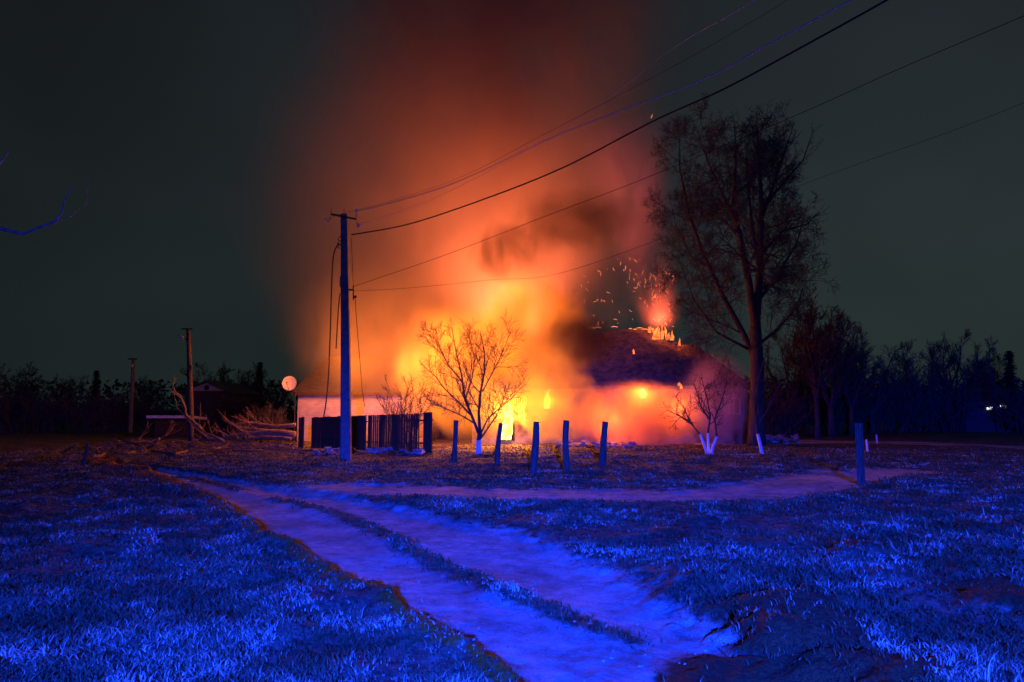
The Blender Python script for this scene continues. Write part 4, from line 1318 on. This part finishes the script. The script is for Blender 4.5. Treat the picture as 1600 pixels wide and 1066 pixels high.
# ------------------------------------------------------------------ fallen trunks and branches on the left
def fallen(pts, r0, r1, label, m='wood_log', name='fallen_branch', twigs=0, seed=0, cat='branch', group=None):
    P_ = [Vector(p) for p in pts]
    c = P_[0].copy()
    rng = random.Random(seed)
    mb = MB(); n = len(P_)
    Q_ = []
    for i in range(n-1):
        for s_ in range(3):
            Q_.append(P_[i].lerp(P_[i+1], s_/3)-c+Vector((rng.gauss(0, .012), rng.gauss(0, .012), rng.gauss(0, .012))))
    Q_.append(P_[-1]-c)
    m_ = len(Q_)
    mb.tube(Q_, [r0+(r1-r0)*i/(m_-1) for i in range(m_)], 8, ox=lambda i, j: 1+.12*sin(j*1.9+i*1.3))
    g_ = Grower(seed, up=.05, ratio=.5, kids=(4, 3), maxlvl=0, minr=.01)
    for k in range(twigs):
        t = rng.uniform(.3, 1)
        p, d = g_.along(Q_, min(t, .98))
        dd = rdir(d, R(rng.uniform(25, 60)), rng); dd.z = abs(dd.z)
        g_.limb(mb, g_.path(p, dd, rng.uniform(.5, 1.2), 4), r1*.8, .008, 0, .7)
    o = mb.build(name, M[m], None, smooth=True, loc=c)
    return tag(o, label, cat, group)
def g0(px, py, z=0.08):
    p = G(px, py); p.z = z; return p
FB = 'cut trunks and branches lying beside the lane'
fallen([at(461, 679, 31.5), at(420, 676, 31.5), at(385, 678, 31.5), at(345, 686, 31.5), at(312, 688, 31.5)], .16, .06, 'thick pale fallen trunk lying left of the plank fence', name='fallen_log', cat='log', twigs=9, seed=3, group=FB)
fallen([at(455, 686, 30.5), at(410, 683, 30.5), at(368, 690, 30.5)], .085, .035, 'slimmer pale trunk lying in front of the thick fallen trunk', name='fallen_log', cat='log', twigs=7, seed=4, group=FB)
fallen([at(440, 680, 32), at(405, 672, 32), at(375, 668, 32), at(355, 658, 32)], .10, .03, 'forked branch rising behind the fallen trunks', twigs=5, seed=5, group=FB)
fallen([at(314, 670, 31), at(300, 658, 31), at(291, 650, 31), at(287, 632, 31), at(280, 618, 31), at(268, 606, 31)], .085, .035, 'crooked upright branch leaning against the reddish utility pole', twigs=2, seed=6, group=FB)
fallen([at(296, 655, 31), at(284, 645, 31), at(276, 636, 31), at(272, 618, 31)], .045, .02, 'thin side branch beside the crooked upright branch', seed=7, group=FB)
fallen([g0(231, 703), at(240, 694, 29.5), at(249, 685, 29.5)], .07, .06, 'short pale stub sticking up beside the lane', seed=8, group=FB)
fallen([g0(238, 709), g0(262, 711), g0(275, 713), g0(292, 708)], .05, .035, 'bent pale branch lying flat on the verge', seed=9, group=FB)
fallen([g0(100, 706, .05), at(112, 700, 28.5), at(122, 694, 28.5)], .035, .03, 'small pale branch arching left of the dark stake', seed=10, group=FB)
fallen([at(139, 697, 28), at(147, 700, 28), g0(153, 707)], .035, .03, 'small pale branch arching right of the dark stake', seed=11, group=FB)
fallen([at(175, 680, 33), at(198, 690, 31), at(222, 698, 30)], .04, .03, 'thin dark pole slanting down behind the lane', m='post', seed=12, group=FB)
fallen([g0(178, 712), g0(200, 712), g0(212, 709)], .045, .03, 'flat pale stick lying behind the dark stake', seed=13, group=FB)
fallen([g0(143, 718), g0(158, 716), g0(163, 713)], .04, .04, 'short broken stick nearest to the dark stake', seed=14, group=FB)
fallen([g0(415, 704), at(425, 699, 29.5), at(437, 696, 29.5)], .06, .05, 'short yellowish log end lying close to the fence', seed=15, group=FB)
fallen([g0(330, 705), g0(342, 704), g0(356, 703)], .06, .05, 'small pale log in front of the fallen trunks', seed=16, group=FB)
fallen([g0(365, 707), g0(385, 708), g0(410, 707)], .035, .03, 'thin straight stick lying before the fallen trunks', seed=17, group=FB)
fallen([at(462, 664, 32.5), at(430, 667, 32.5), at(395, 660, 32.3), at(360, 664, 32)], .09, .03, 'long thin branch lying on top of the fallen trunks', twigs=8, seed=25, group=FB)
fallen([at(350, 690, 31), at(322, 676, 31), at(308, 668, 31)], .05, .02, 'short branch propped against the foot of the reddish pole', twigs=3, seed=26, group=FB)
fallen([g0(262, 700), at(280, 690, 31), at(300, 692, 31), at(330, 680, 31)], .045, .02, 'low crooked branch crossing in front of the reddish pole', twigs=5, seed=27, group=FB)
fallen([g0(180, 700), at(205, 692, 30), at(235, 690, 30.5), at(262, 680, 31)], .04, .015, 'long low branch in the brushwood left of the reddish pole', twigs=6, seed=28, group=FB)
def brushheap():
    rng = random.Random(31)
    mb = MB()
    for i in range(420):
        px = rng.uniform(150, 462); p = G(px, rng.uniform(697, 709)); p.z = rng.uniform(.02, .28)
        a = rng.uniform(0, pi); L = rng.uniform(.2, .7)
        d = Vector((cos(a), sin(a)*.6, rng.gauss(0, .3)))*L
        mb.tube([p-d*.5, p+Vector((0, 0, rng.uniform(0, .06))), p+d*.5], [.012, .014, .006], 3)
    tag(mb.build('brushwood', M['wood_log']), 'scattered brushwood and twigs on the verge left of the fence', 'brushwood', kind='stuff')
brushheap()

# ------------------------------------------------------------------ rubble
def rubble(name, cells, n, seed, label):
    rng = random.Random(seed)
    mb = MB()
    for i in range(n):
        px = rng.uniform(*cells[0]); py = rng.uniform(*cells[1])
        p = G(px, py)
        s_ = rng.uniform(.05, .22)
        m3 = Matrix.Rotation(rng.uniform(0, 3), 3, 'Z') @ Matrix.Rotation(rng.uniform(-.6, .6), 3, 'X')
        k = len(mb.v)
        mb.box((p.x, p.y, rng.uniform(.02, .16)), (s_*rng.uniform(1, 3), s_, s_*rng.uniform(.25, .8)), mtx=m3)
        for q_ in range(k, k+8):
            v = mb.v[q_]; mb.v[q_] = (v[0]+rng.gauss(0, .02), v[1]+rng.gauss(0, .02), v[2]+rng.gauss(0, .02))
    return tag(mb.build(name, M['rubble']), label, 'rubble', kind='stuff')
rubble('scattered_debris', ((868, 1000), (692, 701)), 70, 5, 'pale scattered planks and broken slates lying before the burning house')
rubble('rubble_heap', ((1196, 1248), (684, 694)), 60, 6, 'pale blue-lit heap of rubble right of the tall tree foot')
rubble('fence_footing', ((490, 665), (707, 712)), 60, 8, 'low line of broken stones along the foot of the plank fence')

# ------------------------------------------------------------------ smoke
def smoke_mat(name, color, dens, nscale=2.0, thr=(.35, .7), edge=(.0, .45), warp=.5, aniso=.2, seed=0.0, plume=False, detail=3, zstretch=.6, rise=None):
    m, t = mat(name)
    m.cycles.volume_sampling = 'MULTIPLE_IMPORTANCE'
    out = _n(t, 'ShaderNodeOutputMaterial')
    pv = _n(t, 'ShaderNodeVolumePrincipled')
    pv.inputs['Color'].default_value = (*color, 1)
    pv.inputs['Anisotropy'].default_value = aniso
    tcx = _n(t, 'ShaderNodeTexCoord')
    geo = _n(t, 'ShaderNodeNewGeometry')
    mp = _n(t, 'ShaderNodeMapping')
    mp.inputs['Location'].default_value = (seed, seed*.7, -seed*.3)
    mp.inputs['Scale'].default_value = (nscale, nscale, nscale*zstretch)
    t.links.new(geo.outputs['Position'], mp.inputs[0])
    nt = _n(t, 'ShaderNodeTexNoise'); nt.inputs['Scale'].default_value = 1.0
    nt.inputs['Detail'].default_value = detail; nt.inputs['Roughness'].default_value = .55
    nt.inputs['Distortion'].default_value = .35
    t.links.new(mp.outputs[0], nt.inputs['Vector'])
    # normalised distance from the middle of the hull (-1..1 object space)
    ln = _n(t, 'ShaderNodeVectorMath', operation='LENGTH')
    if plume:
        s = _n(t, 'ShaderNodeSeparateXYZ'); t.links.new(tcx.outputs['Object'], s.inputs[0])
        cxy = _n(t, 'ShaderNodeCombineXYZ')
        zz = _n(t, 'ShaderNodeMath', operation='MULTIPLY_ADD')    # z 0..1 -> half-width factor
        zz.inputs[1].default_value = plume[1]-plume[0]; zz.inputs[2].default_value = plume[0]
        t.links.new(s.outputs['Z'], zz.inputs[0])
        for ax in 'XY':
            dv = _n(t, 'ShaderNodeMath', operation='DIVIDE')
            t.links.new(s.outputs[ax], dv.inputs[0]); t.links.new(zz.outputs[0], dv.inputs[1])
            t.links.new(dv.outputs[0], cxy.inputs[ax])
        t.links.new(cxy.outputs[0], ln.inputs[0])
    else:
        t.links.new(tcx.outputs['Object'], ln.inputs[0])
    # 1 - len - warp*(noise)
    w1 = _n(t, 'ShaderNodeMath', operation='MULTIPLY'); w1.inputs[1].default_value = warp
    t.links.new(nt.outputs[0], w1.inputs[0])
    s1 = _n(t, 'ShaderNodeMath', operation='SUBTRACT'); s1.inputs[0].default_value = 1.0
    t.links.new(ln.outputs['Value'], s1.inputs[1])
    s2 = _n(t, 'ShaderNodeMath', operation='SUBTRACT')
    t.links.new(s1.outputs[0], s2.inputs[0]); t.links.new(w1.outputs[0], s2.inputs[1])
    e1 = _n(t, 'ShaderNodeMapRange', interpolation_type='SMOOTHSTEP')
    e1.inputs[1].default_value = edge[0]-warp*.35; e1.inputs[2].default_value = edge[1]-warp*.35
    t.links.new(s2.outputs[0], e1.inputs[0])
    n2 = _n(t, 'ShaderNodeMapRange', interpolation_type='SMOOTHSTEP')
    n2.inputs[1].default_value = thr[0]; n2.inputs[2].default_value = thr[1]
    n2.inputs[3].default_value = .12
    t.links.new(nt.outputs[0], n2.inputs[0])
    mu = _n(t, 'ShaderNodeMath', operation='MULTIPLY'); t.links.new(e1.outputs[0], mu.inputs[0]); t.links.new(n2.outputs[0], mu.inputs[1])
    mu2 = _n(t, 'ShaderNodeMath', operation='MULTIPLY'); mu2.inputs[1].default_value = dens
    t.links.new(mu.outputs[0], mu2.inputs[0])
    last = mu2
    if plume and rise:
        rz_ = _n(t, 'ShaderNodeMapRange'); rz_.inputs[1].default_value = .05; rz_.inputs[2].default_value = .62
        rz_.inputs[3].default_value = rise[0]; rz_.inputs[4].default_value = rise[1]
        t.links.new(s.outputs['Z'], rz_.inputs[0])
        mr5 = _n(t, 'ShaderNodeMath', operation='MULTIPLY'); t.links.new(mu2.outputs[0], mr5.inputs[0]); t.links.new(rz_.outputs[0], mr5.inputs[1]); mu2 = mr5
    if plume:
        fz = _n(t, 'ShaderNodeMapRange'); fz.inputs[1].default_value = 1.0; fz.inputs[2].default_value = .8
        t.links.new(s.outputs['Z'], fz.inputs[0])
        fz0 = _n(t, 'ShaderNodeMapRange'); fz0.inputs[1].default_value = 0.0; fz0.inputs[2].default_value = .12
        t.links.new(s.outputs['Z'], fz0.inputs[0])
        m3 = _n(t, 'ShaderNodeMath', operation='MULTIPLY'); t.links.new(mu2.outputs[0], m3.inputs[0]); t.links.new(fz.outputs[0], m3.inputs[1])
        m4 = _n(t, 'ShaderNodeMath', operation='MULTIPLY'); t.links.new(m3.outputs[0], m4.inputs[0]); t.links.new(fz0.outputs[0], m4.inputs[1])
        last = m4
    t.links.new(last.outputs[0], pv.inputs['Density'])
    t.links.new(pv.outputs[0], out.inputs['Volume'])
    return m
def sphere_hull(name, c, s, m, label, k=20):
    mb = MB()
    rows = 12
    mb.v.append((0, 0, -1))
    for i in range(1, rows):
        a = pi*i/rows-pi/2
        for j in range(k):
            t = 2*pi*j/k
            mb.v.append((cos(a)*cos(t)*1.02, cos(a)*sin(t)*1.02, sin(a)*1.02))
    mb.v.append((0, 0, 1))
    for j in range(k):
        mb.f.append((0, 1+(j+1) % k, 1+j))
        for i in range(rows-2):
            a = 1+i*k+j; b = 1+i*k+(j+1) % k
            mb.f.append((a, b, b+k, a+k))
        mb.f.append((1+(rows-2)*k+j, 1+(rows-2)*k+(j+1) % k, len(mb.v)-1))
    o = mb.build(name, m, None, loc=c)
    o.scale = s
    return tag(o, label, 'smoke', kind='stuff')
def plume_hull(name, c0, top, w0, w1, ydepth, m, label, k=24):
    """tapered column: object space z 0..1, radius factor w0->w1 relative to the object scale; leans to top by shear of the mesh itself"""
    mb = MB()
    for z, w in ((0, w0), (.5, (w0+w1)/2), (1, w1)):
        for j in range(k):
            t = 2*pi*j/k
            mb.v.append((cos(t)*w*1.02, sin(t)*w*1.02, z))
    for i in range(2):
        for j in range(k):
            a = i*k+j; b = i*k+(j+1) % k
            mb.f.append((a, b, b+k, a+k))
    mb.f.append(tuple(range(k-1, -1, -1))); mb.f.append(tuple(range(2*k, 3*k)))
    o = mb.build(name, m, None, loc=c0)
    d = Vector(top)-Vector(c0)
    L = d.length
    o.rotation_euler = d.to_track_quat('Z', 'Y').to_euler()
    # keep the long axis of the ellipse across the view
    o.rotation_euler = (-math.atan2(d.y, d.z), math.atan2(d.x, d.z), 0)
    o.scale = (1.0, ydepth, L)
    return tag(o, label, 'smoke', kind='stuff')

plume_hull('smoke_plume', at(800, 580, 38.5), at(765, -230, 38.5), 6.8, 16.5, .5,
           smoke_mat('plume_smoke', (.62, .54, .42), .30, .24, (.40, .62), (.0, .8), .8, .1, 3.0, plume=(6.8, 16.5), detail=5, rise=(.17, 2.2)),
           'tall orange-brown smoke plume rising from the burning house into the night sky')
BM = smoke_mat('billow_smoke', (.92, .78, .32), .85, .55, (.38, .58), (.0, .35), .95, .1, 9.0, detail=5, zstretch=.8)
BM2 = smoke_mat('folded_smoke', (.92, .78, .32), 1.1, .62, (.40, .56), (.0, .2), 1.0, .1, 12.0, detail=5, zstretch=.8)
sphere_hull('smoke_billow', at(735, 580, 34.6), (4.8, 2.6, 4.2), BM, 'dense bright orange smoke billow wrapping the left end of the burning house')
sphere_hull('smoke_billow', at(835, 540, 35.4), (3.6, 2.6, 4.4), BM2, 'bright orange smoke billow boiling up left of the visible dark roof')
sphere_hull('smoke_billow', at(870, 630, 33.9), (2.6, 1.6, 2.4), BM2, 'low orange smoke billow around the middle window')
sphere_hull('smoke_billow', at(590, 520, 36.3), (5.6, 3.0, 5.6), smoke_mat('drifting_smoke', (.85, .70, .42), .17, .4, (.34, .60), (.0, .5), .8, .1, 15.0, detail=4),
            'thin red-brown smoke drifting left over the brick outbuilding')
sphere_hull('wall_smoke', at(995, 650, 33.6), (3.6, 1.6, 1.9), smoke_mat('wall_smoke', (.85, .58, .30), 1.5, .8, (.36, .60), (.0, .35), .6, .1, 19.0),
            'red lit smoke drifting low along the right half of the burning house')
sphere_hull('wall_smoke', at(1120, 620, 34.0), (2.0, 1.4, 2.6), smoke_mat('corner_smoke', (.6, .5, .75), 1.1, .8, (.3, .65), (.0, .5), .5, .1, 27.0),  # purple of the blue beacon light put into the smoke colour
            'thin smoke, tinted purple for the blue beacon light, hanging at the right corner of the burning house')
plume_hull('spark_smoke', at(1035, 520, RY), at(965, 180, RY), 1.3, 3.6, .8,
           smoke_mat('spark_smoke', (.80, .66, .92), .62, .6, (.3, .7), (.0, .8), .5, .1, 31.0, plume=(1.3, 3.6)),  # smoke colour made bluish to carry the purple beacon glow
           'narrow smoke column, tinted purple for the beacon light, carrying sparks above the roof ridge')
sphere_hull('dark_smoke', at(905, 530, 34.6), (2.4, 1.2, 1.5), smoke_mat('dark_smoke', (.10, .08, .10), 1.6, .8, (.3, .6), (.0, .5), .5, .1, 41.0),
            'black sooty smoke rolling over the left end of the visible roof')
sphere_hull('dark_smoke', at(800, 395, 33.2), (2.9, 1.0, 2.0), smoke_mat('shade_cloud', (.10, .07, .07), 2.0, .62, (.42, .62), (.0, .45), .95, .1, 52.3),  # near-black smoke added where the light is only shadowed
            'dark smoke patch added for the unlit gap above the bright orange billow')
sphere_hull('dark_smoke', at(900, 345, 33.6), (4.2, 1.2, 2.2), smoke_mat('shade_veil', (.10, .08, .09), 1.2, .5, (.40, .62), (.0, .45), .9, .1, 57.0),  # shade right of that gap, put in as near-black smoke
            'dark smoke veil added for the unlit gap reaching right above the bright billow')
sphere_hull('smoke_haze', at(700, 300, 37.5), (13.0, 4.5, 15.0), smoke_mat('thin_smoke', (.7, .6, .50), .30, .2, (.2, .7), (.0, .8), .35, .1, 63.0),
            'thin brown smoke haze spreading round the fire and the plume')
